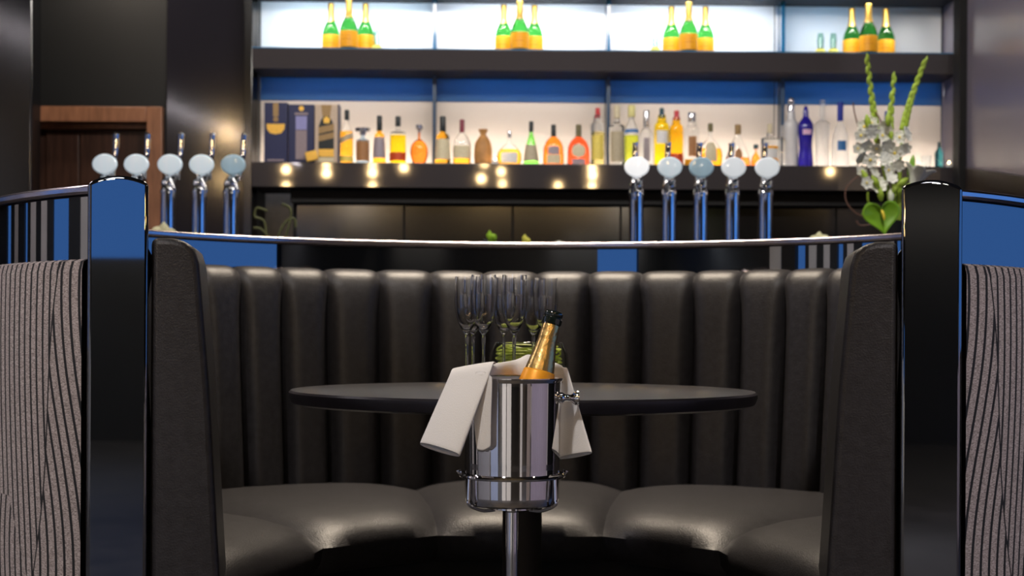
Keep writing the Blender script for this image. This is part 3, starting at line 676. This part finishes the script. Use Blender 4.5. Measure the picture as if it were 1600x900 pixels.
def bottle(name, px, top, wpx, kind, gmat, label, cap='black', capr=.36, fill=None, topmat=None, labs=(), sy=1.0, off=-.10, stopper=None, zbase=None, group='spirit bottles on the lower shelf'):
    q = onbar(px, top, off); base = ZCt if zbase is None else zbase; Hh = q.z - base; D = q.y; r = wpx*.5*D/F
    t = thing(name, (q.x, q.y, base), label, 'bottle', group)
    prof, _, ce = profs[kind]; pr = smoothp(prof)
    if fill:
        lo = [p for p in pr if p[1] < fill] + [(rad(pr, fill), fill), (0, fill)]
        hi = [(0, fill+.002), (rad(pr, fill+.002), fill+.002)] + [p for p in pr if p[1] > fill+.003] + [(0, prof[-1][1])]
        MB().lathe([(x*r, z*Hh) for x, z in lo], 24, sy=sy).build('body', gmat, t)
        MB().lathe([(x*r, z*Hh) for x, z in hi], 24, sy=sy).build('neck', topmat or CLEARB, t)
    else:
        MB().lathe([(x*r, z*Hh) for x, z in pr], 24, sy=sy).build('body', gmat, t)
    if cap and ce < 1:
        cr = capr*r
        if stopper: g = MB().lathe([(0, (ce-.02)*Hh), (cr*.55, (ce-.02)*Hh), (cr*.6, (ce+.04)*Hh), (cr*1.25, (ce+.07)*Hh), (cr*1.35, .985*Hh), (cr*1.1, Hh), (0, Hh)], 16)
        else: g = MB().lathe([(0, (ce-.03)*Hh), (cr*.95, (ce-.03)*Hh), (cr, (ce-.01)*Hh), (cr, .985*Hh), (cr*.9, Hh), (0, Hh)], 16)
        g.build('stopper' if stopper else 'cap', pC[cap] if isinstance(cap, str) else cap, t)
    for lb in labs:
        z0, z1, c = lb[:3]; half = lb[3] if len(lb) > 3 else 62; slant = lb[4] if len(lb) > 4 else 0
        g = MB(); rows = []; ns = 14
        for i in range(7):
            z = z0 + (z1-z0)*i/6; row = []
            for k in range(ns+1):
                a = math.radians(-90 - half + 2*half*k/ns); zz = z + slant*math.sin(math.radians(half*(2*k/ns-1)))
                rr_ = (rad(pr, min(max(zz, .02), .98))*1.025*r + .0006)
                if len(lb) > 5:        # rounded label: narrow towards its ends
                    f = math.sqrt(max(0, 1-(2*i/6-1)**2)); a = math.radians(-90 - half*f + 2*half*f*k/ns)
                row.append((rr_*math.cos(a), rr_*sy*math.sin(a), zz*Hh))
            rows.append(row)
        g.grid(rows).build('label', pC[c] if isinstance(c, str) else c, t)
    return t
B = bottle
B('whisky_bottle', 542, 172, 20, 'tall', AMBER, 'tall amber whisky bottle with slanted bands right beside the boxes', 'black', .38, fill=.60, labs=[(.42,.52,'beige',70,.06),(.04,.14,'yellowl',70)])
B('squat_decanter', 567, 200, 21, 'square', glass('blueish_glass',(.45,.62,.80)), 'squat decanter with brown label and flared clear stopper', 'silver', .9, labs=[(.08,.62,'brownl',66)], stopper=True)
B('amber_bottle', 593, 181, 20, 'taper', AMBER, 'amber bottle with black capsule and greyish label, left of the red-labelled one', 'black', .42, labs=[(.12,.55,'grey',70)])
B('square_bottle', 622, 182, 25, 'square', YELLOW, 'square-shouldered golden bottle with a red band near its foot', 'black', .33, fill=.60, labs=[(.07,.24,'redl',80)])
B('round_flask', 655, 195, 28, 'flask', ORANGE, 'round flask of orange-brown spirit with thin neck', 'silver', .32, stopper=True, sy=.7)
B('amber_bottle', 692, 182, 25, 'taper', AMBER, 'amber bottle with tall black capsule and pale yellow label, right of the first upright', 'black', .38, labs=[(.10,.52,'cream',70)])
B('domed_bottle', 722, 187, 28, 'dome', AMBER, 'domed clear bottle with maroon stopper and cream label', 'maroon', .26, fill=.20, labs=[(.14,.42,'cream',60)], sy=.6)
B('stoneware_bottle', 755, 202, 28, 'sack', BROWNB, 'plain tan stoneware bottle shaped like a tied sack', None, sy=.8)
B('flattened_flask', 796, 205, 38, 'wide', AMBER, 'wide low amber flask with white label and thin silver cap', 'silver', .16, fill=.46, labs=[(.06,.36,'white',40)], sy=.5)
B('green_bottle', 830, 190, 24, 'tri', GREENG, 'bright green bottle with dark cap and beige label', 'black', .30, labs=[(.10,.46,'beige',75)], sy=.7)
B('cognac_bottle', 865, 195, 33, 'dome', ORANGE, 'domed cognac bottle with grey and cream crest label, left of the round-labelled one', 'black', .24, labs=[(.04,.26,'cream',38),(.27,.46,'grey',32)], sy=.5)
B('cognac_bottle', 904, 195, 35, 'dome', RED, 'dark red cognac bottle with large round cream label', 'olive', .24, labs=[(.18,.54,'cream',38,0,1),(.03,.15,'grey',34)], sy=.5)
B('red_capped_bottle', 934, 169, 21, 'column', glass('pale_yellow_spirit',(.95,.85,.35)), 'clear bottle with red cap and yellow label, left of the middle upright', 'red', .34, fill=.58, topmat=FROST, labs=[(.10,.52,'yellowl',55)])
B('pale_bottle', 964, 165, 24, 'square', CLEARB, 'clear bottle with pale cap and beige label, right of the middle upright', 'cream', .42, labs=[(.06,.56,'beige',52)])
B('yellow_capped_bottle', 987, 165, 22, 'tall', glass('green_yellow_spirit',(.72,.85,.08)), 'yellow-green bottle with pale yellow cap and blue shoulder band', 'paleyel', .52, fill=.50, topmat=FROST, labs=[(.54,.60,'blue',70)])
B('frosted_bottle', 1010, 173, 31, 'dome', FROST, 'broad frosted white bottle with a grey label and clear cap', 'silver', .30, labs=[(.12,.52,'grey',18)], sy=.6, off=-.21)
B('yellow_bottle', 1034, 169, 24, 'column', YELLOW, 'yellow liqueur bottle with dark teal cap and white label', 'teal', .30, labs=[(.38,.60,'white',45)])
B('orange_bottle', 1057, 173, 22, 'column', glass('gold_orange_spirit',(1,.55,.02)), 'golden bottle with red cap and orange-red foot', 'red', .36, labs=[(.03,.22,'redl',75)])
B('printed_bottle', 1081, 176, 24, 'column', CLEARB, 'clear bottle with silver cap and orange printed label', 'silver', .55, labs=[(.2,.56,'brownl',30),(.03,.15,'orange',70)], off=-.18)
B('orange_flask', 1110, 193, 38, 'wide', glass('bright_orange_spirit',(1,.42,.02)), 'wide flask of orange spirit with upright cream label', 'olive', .20, fill=.42, labs=[(.12,.55,'cream',28)], sy=.5)
B('triangular_decanter', 1153, 195, 40, 'tri', glass('red_orange_spirit',(.85,.22,.04)), 'triangular clear decanter with cork and orange-red spirit at its foot', 'cork', .24, fill=.22, labs=[(.15,.44,'brownl',20,0,1)], sy=.5)
B('small_flask', 1181, 226, 15, 'wide', ORANGE, 'small amber flask beside the triangular decanter', 'teal', .5, sy=.6)
B('clear_bottle', 1203, 194, 28, 'square', CLEARB, 'clear bottle with beige cap and orange-edged white label', 'cream', .26, labs=[(.05,.20,'orange',50),(.20,.42,'white',48),(.42,.48,'orange',50)], sy=.7)
B('slim_bottle', 1222, 196, 11, 'slim', CLEARB, 'thin clear bottle just left of the right upright', None, off=-.05)
t = B('crystal_decanter', 1236, 164, 22, 'column', mat('white_crystal', (.85,.87,.92), .15, trans=.4), 'tall white crystal decanter with ball stopper', 'silver', .5)
q = onbar(1236, 158, -.10); MB().ball((0, 0, q.z - ZCt), .020, .020, .022).build('ball_stopper', pC['silver'], t)
B('cobalt_bottle', 1259, 165, 25, 'hour', COBALT, 'cobalt blue waisted bottle with small pink label', None, labs=[(.52,.60,'pink',32)])
B('frosted_slim_bottle', 1285, 157, 23, 'slim', FROST, 'frosted clear bottle with long neck between the cobalt and blue-capped ones', None)
B('blue_capped_bottle', 1313, 160, 26, 'dome', FROST, 'frosted bottle with tall deep blue cap', 'dblue', .36, labs=[(.25,.40,'blue',30)])
B('vodka_bottle', 1386, 174, 24, 'dome', FROST, 'clear bottle with blue cap half hidden behind the white flowers', 'dblue', .30)
B('teal_bottle', 1467, 222, 13, 'tall', glass('teal_glass',(.05,.25,.30)), 'small thin dark teal bottle at the right end of the shelf', 'teal', .30)
# tumblers and tealights on the counter
for px, lab in ((1333, 'small clear tumbler at the left foot of the flowers'), (1447, 'small clear tumbler near the right end of the lower shelf')):
    q = onbar(px, 240, -.08); t = tag(MB().lathe([(0, 0), (.026, 0), (.032, .075), (.030, .075), (.024, .008), (0, .008)], 20).build('tumbler', CLEARB, None), lab, 'glass')
    t.location = (q.x, q.y, ZCt)
for px, lab in ((774, 'tiny lit tealight in front of the flattened amber flask'), (1483, 'tiny lit tealight at the far right end of the lower shelf')):
    q = onbar(px, 250, -.035); t = thing('tealight', (q.x, q.y, ZCt), lab, 'candle', 'tealights on the lower shelf')
    MB().lathe([(0, 0), (.017, 0), (.019, .022), (.017, .022), (.016, .012), (0, .012)], 16).build('cup', pC['white'], t)
    MB().lathe([(0, .013), (.005, .016), (.006, .022), (.002, .036), (0, .038)], 10).build('flame', mat('flame', (1, .7, .3), .5, emit=(1, .72, .35), es=30), t)
# boxes at the left end
def carton(name, px0, px1, top, depth, m, label, off=-.06):
    a = onbar(px0, top, off); b = onbar(px1, top, off); wd_ = b.x - a.x
    t = thing(name, ((a.x+b.x)/2, (a.y+b.y)/2 + depth/2, ZCt), label, 'box', 'gift boxes at the left end of the shelf')
    MB().box((-wd_/2, -depth/2, 0), (wd_/2, depth/2, a.z-ZCt)).build('carton', m, t, smooth=True, bevel=.002)
    return t, wd_, a.z-ZCt, -depth/2
t, W, Hh, fy = carton('gift_box', 413, 449, 160, .10, pC['navy'], 'navy gift box with gold shield, leftmost on the shelf')
g = MB(); 
def shield(g, cx, cz, w_, h_, y):
    pts = [(-w_, h_), (w_, h_), (w_*.95, 0), (w_*.6, -h_*.8), (0, -h_), (-w_*.6, -h_*.8), (-w_*.95, 0)]
    n = len(pts); g.add([(cx+x, y, cz+z) for x, z in pts] + [(cx+x, y-.002, cz+z) for x, z in pts], [tuple(range(n, 2*n))] + [(i, (i+1) % n, n+(i+1) % n, n+i) for i in range(n)])
shield(g, 0, Hh*.56, W*.40, Hh*.085, fy); g.build('gold_shield', pC['gold'], t, smooth=False)
g = MB(); g.lathe([(0, 0), (W*.10, .001), (W*.12, .004)], 14, close=False); g.v = [(x, fy-.004+z, Hh*.72+y) for x, y, z in g.v]; g.box((-W*.12, fy-.0015, Hh*.77), (W*.12, fy, Hh*.99)); g.build('gold_crest', pC['cork'], t, smooth=False)
MB().box((-W*.36, fy-.001, .012), (W*.36, fy, .022)).build('foot_line', pC['taupe'], t, smooth=False)
MB().lathe([(0, 0), (W*.13, 0), (W*.13, .05), (0, .06)], 12, c=(0, fy+.011, .025), sy=.3).build('foot_crest', pC['tan'], t)
t, W, Hh, fy = carton('gift_box', 451, 491, 163, .10, pC['navy'], 'navy gift box with grey print and gold dot, second from the left')
MB().box((-W*.22, fy-.0015, Hh*.57), (W*.22, fy, Hh*.80)).build('lilac_patch', pC['lilac'], t, smooth=False)
MB().box((-W*.22, fy-.0015, Hh*.06), (W*.22, fy, Hh*.56)).build('grey_patch', pC['taupe'], t, smooth=False)
MB().box((-W*.26, fy-.0015, Hh*.82), (W*.26, fy, Hh*.86)).build('title_line', pC['taupe'], t, smooth=False)
g = MB(); g.lathe([(0, 0), (W*.10, 0)], 16, close=False); g.v = [(x, fy-.001, Hh*.93+y) for x, y, z in g.v]; g.build('gold_dot', pC['gold'], t, smooth=False)
t, W, Hh, fy = carton('gift_box', 492, 528, 163, .10, pC['tan'], 'tan gift box printed with a dark banded bottle, right of the navy boxes')
bp_ = [(0, 0), (.30, 0), (.32, .04), (.32, .62), (.24, .72), (.12, .80), (.12, .95), (0, .95)]
def flat(poly, cx, y, sx_, sz_, name, m, par):
    n = len(poly); MB().add([(cx+x*sx_, y, z*sz_) for x, z in poly], [tuple(range(n))]).build(name, m, par, smooth=False)
sil = [(x, z) for x, z in bp_[1:-1]]; sil = sil + [(-x, z) for x, z in reversed(sil)]
flat(sil, 0.0, fy-.001, W*1.05, Hh, 'bottle_print', pC['black'], t)
for z0, z1, mm_ in ((.02, .10, 'cream'), (.11, .24, 'gold'), (.40, .50, 'cork'), (.53, .64, 'cork')):
    s_ = .06 if mm_ == 'cork' else 0
    flat([(-.32, z0-s_/2), (.32, z0+s_/2), (.32, z1+s_/2), (-.32, z1-s_/2)], 0, fy-.0016, W*1.05, Hh, 'printed_band', pC[mm_], t)
flat([(-.16, .80), (.16, .80), (.22, .99), (-.22, .99)], 0, fy-.0016, W*1.05, Hh, 'printed_crown', pC['cork'], t)
flat([(-.10, .68), (.12, .68), (.16, .76), (.0, .80), (-.12, .76)], 0, fy-.0018, W*1.05, Hh, 'printed_seal', pC['gold'], t)
MB().box((W*.5, fy, 0), (W*.5+.008, fy+.10, Hh)).build('navy_side', pC['navy'], t, smooth=False)
q = onbar(487, 238, -.01)
o = tag(MB().box((-.036, -.012, -.030), (.036, .012, .030)).build('small_gold_tin', pC['gold'], None, smooth=True, bevel=.004), 'small gold tin leaning tilted in front of the gift boxes', 'tin')
o.location = (q.x, q.y, ZCt+.037); o.rotation_euler = (0, math.radians(-14), 0)

# ---- champagne on the upper shelf
ZU = ZT1 + .0075
LP = paint('label_orange_dark', (.75, .24, .01))
def make_champ():
    t = thing('champagne_bottle', (0, 0, 0), '', 'bottle', 'champagne bottles on the upper shelf')
    MB().lathe([(0, 0), (.040, 0), (.046, .006), (.047, .02), (.047, .105), (.046, .125), (.040, .150), (.030, .175), (.021, .195), (.017, .215), (.015, .290), (.016, .292), (.016, .305), (0, .305)], 32).build('glass_body', CHAMPG, t)
    MB().lathe([(.0475, .006), (.0478, .02), (.0478, .103), (.0474, .104)], 32, close=False).build('label', pC['orange'], t)
    MB().lathe([(.0245, .190), (.0215, .200), (.0180, .216), (.0162, .285), (.0172, .293), (.0172, .300), (.0165, .302)], 24, close=False).build('neck_foil', pC['gold'], t)
    for z_ in (.048, .054, .072): MB().lathe([(.0480, z_), (.0480, z_+.002)], 20, a0=math.radians(-122), a1=math.radians(-58), close=False).build('label_print', LP, t)
    MB().ball((0, -.0225, .183), .009, .004, .010).build('foil_medal', pC['cream'], t)
    return t
ch = make_champ(); first = True
for cl, (xs, nm) in enumerate((((517, 545, 571), 'first trio from the left'), ((787, 812, 835), 'second trio from the left'), ((1049, 1076, 1102), 'third trio from the left'), ((1331, 1357, 1384), 'rightmost trio'))):
    for j, px in enumerate(xs):
        o = ch if first else copy_tree(ch); first = False
        q = onbar(px, 60, -.18 if j != 1 else -.058); o.location = (q.x, q.y, ZU+.0005); o.rotation_euler.z = random.uniform(-.3, .3); o.scale = (1.15, 1.15, 1)
        o['label'] = 'green champagne bottle with orange label, %s of the %s' % (('left bottle', 'middle bottle', 'right bottle')[j], nm)
SGL = glass('greenish_clear_glass', (.62, .80, .70))
for px, lab in ((589, 'small clear glass with pale content right of the first champagne trio'), (1024, 'small clear glass left of the third champagne trio'),
                (1282, 'small glass with yellow content, farther left of the rightmost champagne trio'), (1302, 'small glass with yellow content, close to the rightmost champagne trio')):
    q = onbar(px, 60, -.07); t = thing('small_glass', (q.x, q.y, ZU), lab, 'glass', 'small glasses on the upper shelf')
    MB().lathe([(0, 0), (.020, 0), (.022, .006), (.018, .03), (.022, .08), (.016, .125), (.0145, .125), (.020, .08), (.016, .032), (.0, .028)], 20).build('glass', SGL, t)
    MB().lathe([(0, .0005), (.030, .0005), (.033, .01), (.025, .026), (.019, .0265), (.022, .007), (.0205, .0), ], 20, close=False).build('base_wax', mat('yellow_wax', (.95, .85, .15), .5, noise=.1), t)

# ------------------------------------------------------------------ bar counter with taps
CT = 1.232
cn = thing('bar_counter', (0, 6.5, 0), 'long dark bar counter behind the booth carrying the beer taps', 'counter')
MB().box((-4.2, -.35, CT-.05), (2.62, .40, CT)).build('counter_top', LACQ, cn, smooth=True, bevel=.005)
MB().box((-4.1, -.25, 0), (2.60, .30, CT-.0505)).build('counter_front', PANEL, cn, smooth=False)
TD = 6.5
def make_tap(right):
    t = thing('beer_tap', (0, 0, 0), '', 'beer tap', 'beer taps on the bar counter')
    zc = P(1000, 262, TD).z - CT   # disc centre height above the counter
    zc = EYE + (HZ-262)/F*TD - CT; ztop = zc - .095
    MB().lathe([(0, 0), (.045, 0), (.045, .008), (.034, .014), (.033, ztop-.03), (.036, ztop-.028), (.036, ztop-.018), (.032, ztop-.014), (.030, ztop), (.018, ztop+.012), (0, ztop+.014)], 28).build('column', CHROME, t)
    s = 1 if not right else .15
    g = MB(); g.tube(spl([(0, 0, ztop-.01), (.004*s, -.004, ztop+.02), (.020*s, -.02, ztop+.045), (.035*s, -.035, ztop+.062)], 5), [.026]*5+[.027]*5+[.020]*5+[.014], 16)
    g.ball((0.0, -.012, ztop+.012), .030, .030, .030)
    g.build('head', CHROME, t)
    MB().tube(spl([(.010*s-.01*(1-s), -.01, ztop+.03), (-.030+.055*s, -.075, ztop+.028), (-.028+.075*s, -.09, ztop-.02), (-.030+.075*s, -.09, ztop-.055)], 5), [.009]*12+[.007]*4, 10).build('spout', CHROME, t)
    # oval badge, facing the guests
    cx = .022*s - .008*(1-s)
    g = MB(); g.lathe([(0, -.012), (.050, -.010), (.056, -.004), (.056, .004), (.050, .006), (0, .006)], 40, sx=1, sy=.82)
    g.v = [(x+cx, -.055+z, zc+y) for x, y, z in g.v]
    g.build('badge', BADGE[0], t)
    g = MB().tube([(cx, -.05, zc-.045), (cx*.6, -.02, ztop+.03)], .010, 10); g.build('badge_neck', CHROME, t)
    hx = cx + .035*s - .012*(1-s); hb = zc + .02; ht = zc + (.142 if not right else .118)
    MB().tube(spl([(hx-.008, -.02, ztop+.03), (hx-.006, -.012, hb), (hx, -.006, hb+.03), (hx+.003, -.004, ht-.01), (hx+.003, -.004, ht)], 4), [.011]*5+[.012]*4+[.0135]*4+[.015]*3+[.010], 12).build('handle', CHROME, t)
    return t
BADGE = []
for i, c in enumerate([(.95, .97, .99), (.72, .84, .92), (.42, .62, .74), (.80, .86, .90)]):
    BADGE.append(mat('painted_sheen_badge', c, .25, emit=c, es=[.62, .34, .16, .42][i], coat=.5, noise=.12, nscale=14, stretch=(1, 1, .02)))  # glow and streaks painted in for reflections on convex chrome discs
tl = make_tap(False); tr = make_tap(True)
rows_ = [(tl, 168-7, 1, 'leftmost of the left tap row, half behind booth post'), (None, 217-7, 0, 'second of the left tap row, over the booth post corner'), (None, 270-8, 0, 'third of the left tap row, in front of the door frame'),
         (None, 319-8, 0, 'fourth of the left tap row'), (None, 367-7, 2, 'last of the left tap row, nearest the shelves')]
for i, (o, px, bi, lab) in enumerate(rows_):
    o = o or copy_tree(tl); q = P(px, 380, TD); o.location = (q.x, TD, CT); o['label'] = 'chrome beer tap, ' + lab
    for c in o.children:
        if c.name.startswith('badge') and 'neck' not in c.name:
            if bi: c.material_slots[0].link = 'OBJECT'; c.material_slots[0].material = BADGE[bi]
rows_ = [(tr, 994, 0, 'leftmost of the right tap row, with the whitest badge'), (None, 1045, 1, 'second of the right tap row'), (None, 1094, 2, 'third and bluest of the right tap row'),
         (None, 1144, 3, 'fourth of the right tap row'), (None, 1196, 3, 'rightmost of the right tap row, nearest the flowers')]
for i, (o, px, bi, lab) in enumerate(rows_):
    o = o or copy_tree(tr); q = P(px, 380, TD); o.location = (q.x, TD, CT); o['label'] = 'chrome beer tap, ' + lab
    for c in o.children:
        if c.name.startswith('badge') and 'neck' not in c.name:
            if bi: c.material_slots[0].link = 'OBJECT'; c.material_slots[0].material = BADGE[bi]

# garnish on the counter
LIME = mat('lime_green', (.32, .58, .03), .4, noise=.2, nscale=60); LEMON = mat('lemon_yellow', (.80, .78, .12), .45, noise=.1); CREAM = mat('cream_slices', (.80, .78, .48), .6, noise=.1)
def garnish(px, py, w, m, label, name, extra=None):
    q = P(px, py, 6.35); h = q.z - CT; r = w*.5*6.35/F
    t = thing(name, (q.x, 6.35, CT), label, 'fruit'); 
    MB().lathe([(0, 0), (r*.5, 0), (r*.8, h*.3), (r, h*.45), (r*.95, h*.46), (r*.72, h*.34), (0, h*.1)], 24).build('dish', CLEARB, t)
    rg2 = random.Random(int(px))
    for i in range(5):
        a = rg2.random()*6.28; g = MB().ball((0, 0, 0), r*.50, r*.24, h*.30, 12, 6)
        o = g.build('wedge', m, t); o.location = (r*.42*math.cos(a), r*.42*math.sin(a), h*.45 + h*.10*i/5); o.rotation_euler = (rg2.random()*.6, rg2.random()*1.2-.6, a)
    g = MB().lathe([(0, -h*.3), (r*.35, -h*.2), (r*.42, 0), (r*.12, h*.22), (0, h*.28)], 12, sy=.5); o = g.build('wedge', m, t); o.location = (0, 0, h*.74)
    return t
garnish(765, 360, 24, LIME, 'small heap of lime wedges on the bar, left of the lemon', 'lime_wedges')
garnish(820, 366, 20, LEMON, 'small heap of yellow lemon wedges at the middle of the bar', 'lemon_wedges')
garnish(874, 376, 22, PETAL, 'few white onion-pale pieces on the bar, right of the lemon', 'white_garnish')
garnish(256, 347, 44, CREAM, 'heap of cream-coloured slices by the left beer taps', 'cream_slices')
garnish(1280, 362, 36, CREAM, 'heap of pale slices between right taps and flowers', 'pale_slices')

# twisted vine ornament left
t = thing('vine_ornament', (P(430, 350, 6.6).x, 6.6, CT), 'dark olive twisted vine ornament on the bar by the last left tap', 'ornament')
VINE = mat('olive_vine', (.10, .11, .04), .5, noise=.3)
base = t.location
for pts in ([(418, 392), (416, 365), (412, 345), (398, 338), (402, 325), (418, 330)], [(432, 392), (436, 365), (448, 345), (460, 342), (462, 355)], [(424, 392), (420, 372), (408, 358), (396, 356)], [(440, 392), (446, 372), (455, 330), (440, 318)]):
    MB().tube(spl([P(x, y, 6.6) - base for x, y in pts], 6), .006, 8).build('vine', VINE, t)

# ------------------------------------------------------------------ flowers
FD = 6.3
fb = Vector((P(1398, 380, FD).x, FD, CT))
fa = thing('flower_arrangement', fb, 'tall arrangement of white blossoms, green spikes and an anthurium on the bar', 'flowers')
def fp(px, py, dy=0): return P(px, py, FD + dy) - fb
vz = fp(1400, 345).z
MB().lathe([(0, 0), (.05, 0), (.055, .01), (.035, .06), (.03, vz*.5), (.045, vz), (.04, vz), (.025, vz*.5), (0, .02)], 28).build('vase', BLACK, fa)
for path, nb in (([(1398, 350), (1384, 280), (1372, 220), (1363, 160), (1354, 88)], 20), ([(1402, 345), (1394, 270), (1390, 220), (1392, 170), (1398, 114)], 15), ([(1405, 345), (1406, 260), (1412, 200), (1425, 150), (1446, 93)], 20)):
    pts = spl([fp(x, y) for x, y in path], 10); n = len(pts)
    st_ = MB().tube(pts, [.010 - .007*i/n for i in range(n)], 8).build('stem', STEMG, fa)
    g = MB()
    for i in range(nb):
        t_ = .50 + .50*i/nb; k = int(t_*(n-1)); p = pts[k]; d = (pts[min(k+1, n-1)] - pts[k-1]).normalized(); sd = Vector((1 if i % 2 else -1, -.4, 0)); r = .0150*(1.25 - t_*.75)
        c = p + sd*r*.24; L_ = .036*(1.3 - t_*.6)
        g.tube([c - d*L_*.5, c - d*L_*.1 + sd*r*.3, c + d*L_*.6 + sd*r*.3, c + d*L_*1.1], [r*.4, r, r*.8, r*.1], 7)
    g.build('buds', STEMG, st_)
def blossom_mesh(r, m, name, np_=6, cup=.35):
    g = MB()
    for k in range(np_):
        a = 2*PI*k/np_; c, s = math.cos(a), math.sin(a); rows = []
        for i in range(6):
            u = i/5; w_ = .42*math.sin(PI*min(1, u*.85+.1))**.8*r; row = []
            for j in range(5):
                v = (j/4-.5)*2; x, y, z = u*r, v*w_, -cup*r*u*u*(-1) + .12*r*(v*v) - .15*r*u
                row.append((x*c - y*s, -(z), x*s + y*c))
            rows.append(row)
        g.grid(rows)
    return g.build(name, m, fa, smooth=True, solid=.0008)
rg = random.Random(11)
bl0 = None
bpos = [(1345, 212), (1362, 205), (1378, 212), (1352, 228), (1370, 232), (1386, 228), (1405, 215), (1344, 246), (1360, 250), (1382, 250), (1398, 240), (1414, 232), (1346, 268), (1366, 270), (1388, 266), (1404, 258), (1354, 286), (1374, 290), (1362, 192), (1384, 198), (1350, 198), (1416, 210), (1340, 232), (1393, 279)]
for i, (x, y) in enumerate(bpos):
    if bl0 is None: o = bl0 = blossom_mesh(.034, PETAL, 'blossom')
    else: o = bl0.copy(); COL.objects.link(o)
    o.location = fp(x, y, -.03 - rg.random()*.05); o.rotation_euler = (rg.uniform(-.6, .6), rg.uniform(0, 6), rg.uniform(-.7, .7)); s_ = rg.uniform(.8, 1.15); o.scale = (s_, s_, s_)
    if i % 2 == 0:
        c_ = MB().ball((0, -.004, 0), .006, .006, .006, 8, 6).build('flower_centre', YEL, o)
for x, y, rx in ((1368, 284, .5), (1398, 296, -.6), (1410, 285, -.9), (1352, 276, .4), (1376, 303, .1), (1392, 306, 0), (1420, 292, -.8), (1388, 186, 0), (1356, 190, .2)):
    g = MB().lathe([(0, -.035), (.008, -.028), (.014, -.008), (.013, .010), (.005, .030), (0, .034)], 12); o = g.build('bud', STEMG if y != 306 else LILY, fa); o.location = fp(x, y, -.06); o.rotation_euler = (0, -rx, 0)
# lily at right
g = MB(); 
for k in range(6):
    a = 2*PI*k/6 + .3; rows = []
    for i in range(7):
        u = i/6; rr_ = .010 + .050*u**1.6; w_ = .55*math.sin(PI*(u*.8+.12)); row = []
        for j in range(5):
            b_ = a + (j/4-.5)*w_*2.8; row.append((rr_*math.cos(b_), rr_*math.sin(b_), .105*u - .018*u**4))
        rows.append(row)
    g.grid(rows)
o = g.build('lily', PETAL, fa, smooth=True, solid=.001); o.location = fp(1424, 300, -.06); o.rotation_euler = (.15, .30, 0); o.scale = (1.25, 1.25, 1.35)
MB().tube([(0, 0, -.05), (0, 0, .05)], [.005, .003], 6).build('pistil', YEL, o)
for x, y in ((1407, 262),):
    g = MB().lathe([(0, -.05), (.014, -.03), (.018, 0), (.010, .04), (0, .06)], 12); o = g.build('bud', LEAF, fa); o.location = fp(1424, 262, -.03); o.rotation_euler = (0, .15, 0)
# anthurium spathe: heart shaped, slightly folded
def heart(cx, cy, w_, h_, rot, dy, name='anthurium_spathe'):
    g = MB(); rows = []; c = fp(cx, cy, dy); n = 36
    for i in range(8):
        f = i/7; row = []
        for k in range(n):
            a = 2*PI*k/n; x = 16*math.sin(a)**3/17; z = (13*math.cos(a)-5*math.cos(2*a)-2*math.cos(3*a)-math.cos(4*a))/17
            x, z = x*f, z*f + .10*(1-f); xr = x*math.cos(rot) - z*math.sin(rot); zr_ = x*math.sin(rot) + z*math.cos(rot)
            row.append(Vector((c.x + xr*w_, c.y - .02*f*f + .012*abs(x), c.z + zr_*h_)))
        rows.append(row)
    g.grid(rows, closed=True); return g.build(name, LEAF, fa, smooth=True, solid=.0015)
hrt = heart(1377, 338, .088, .088, math.radians(8), -.12)
heart(1357, 331, .040, .040, math.radians(-70), -.10, 'leaf')
g = MB().tube(spl([fp(1376, 326, -.13), fp(1380, 334, -.145), fp(1382, 344, -.15)], 5), [.003]*3+[.006]*6+[.003]*2, 8).build('spadix', YEL, fa)
for pts in ([(1390, 330), (1350, 338), (1325, 320), (1322, 295), (1340, 276), (1358, 272)], [(1362, 222), (1345, 205), (1336, 180), (1333, 160)], [(1372, 222), (1378, 195), (1368, 175)], [(1392, 345), (1365, 350), (1345, 352), (1338, 345)]):
    MB().tube(spl([fp(x, y, -.02) for x, y in pts], 8), .0032, 6).build('twig', TWIG, fa)
for pts, w_ in (([(1396, 345), (1360, 320), (1356, 300)], .008), ([(1400, 345), (1390, 320), (1386, 300)], .009), ([(1402, 340), (1408, 300), (1420, 290)], .008)):
    MB().tube(spl([fp(x, y, .0) for x, y in pts], 6), w_*.6, 7).build('stem', STEMG, fa)
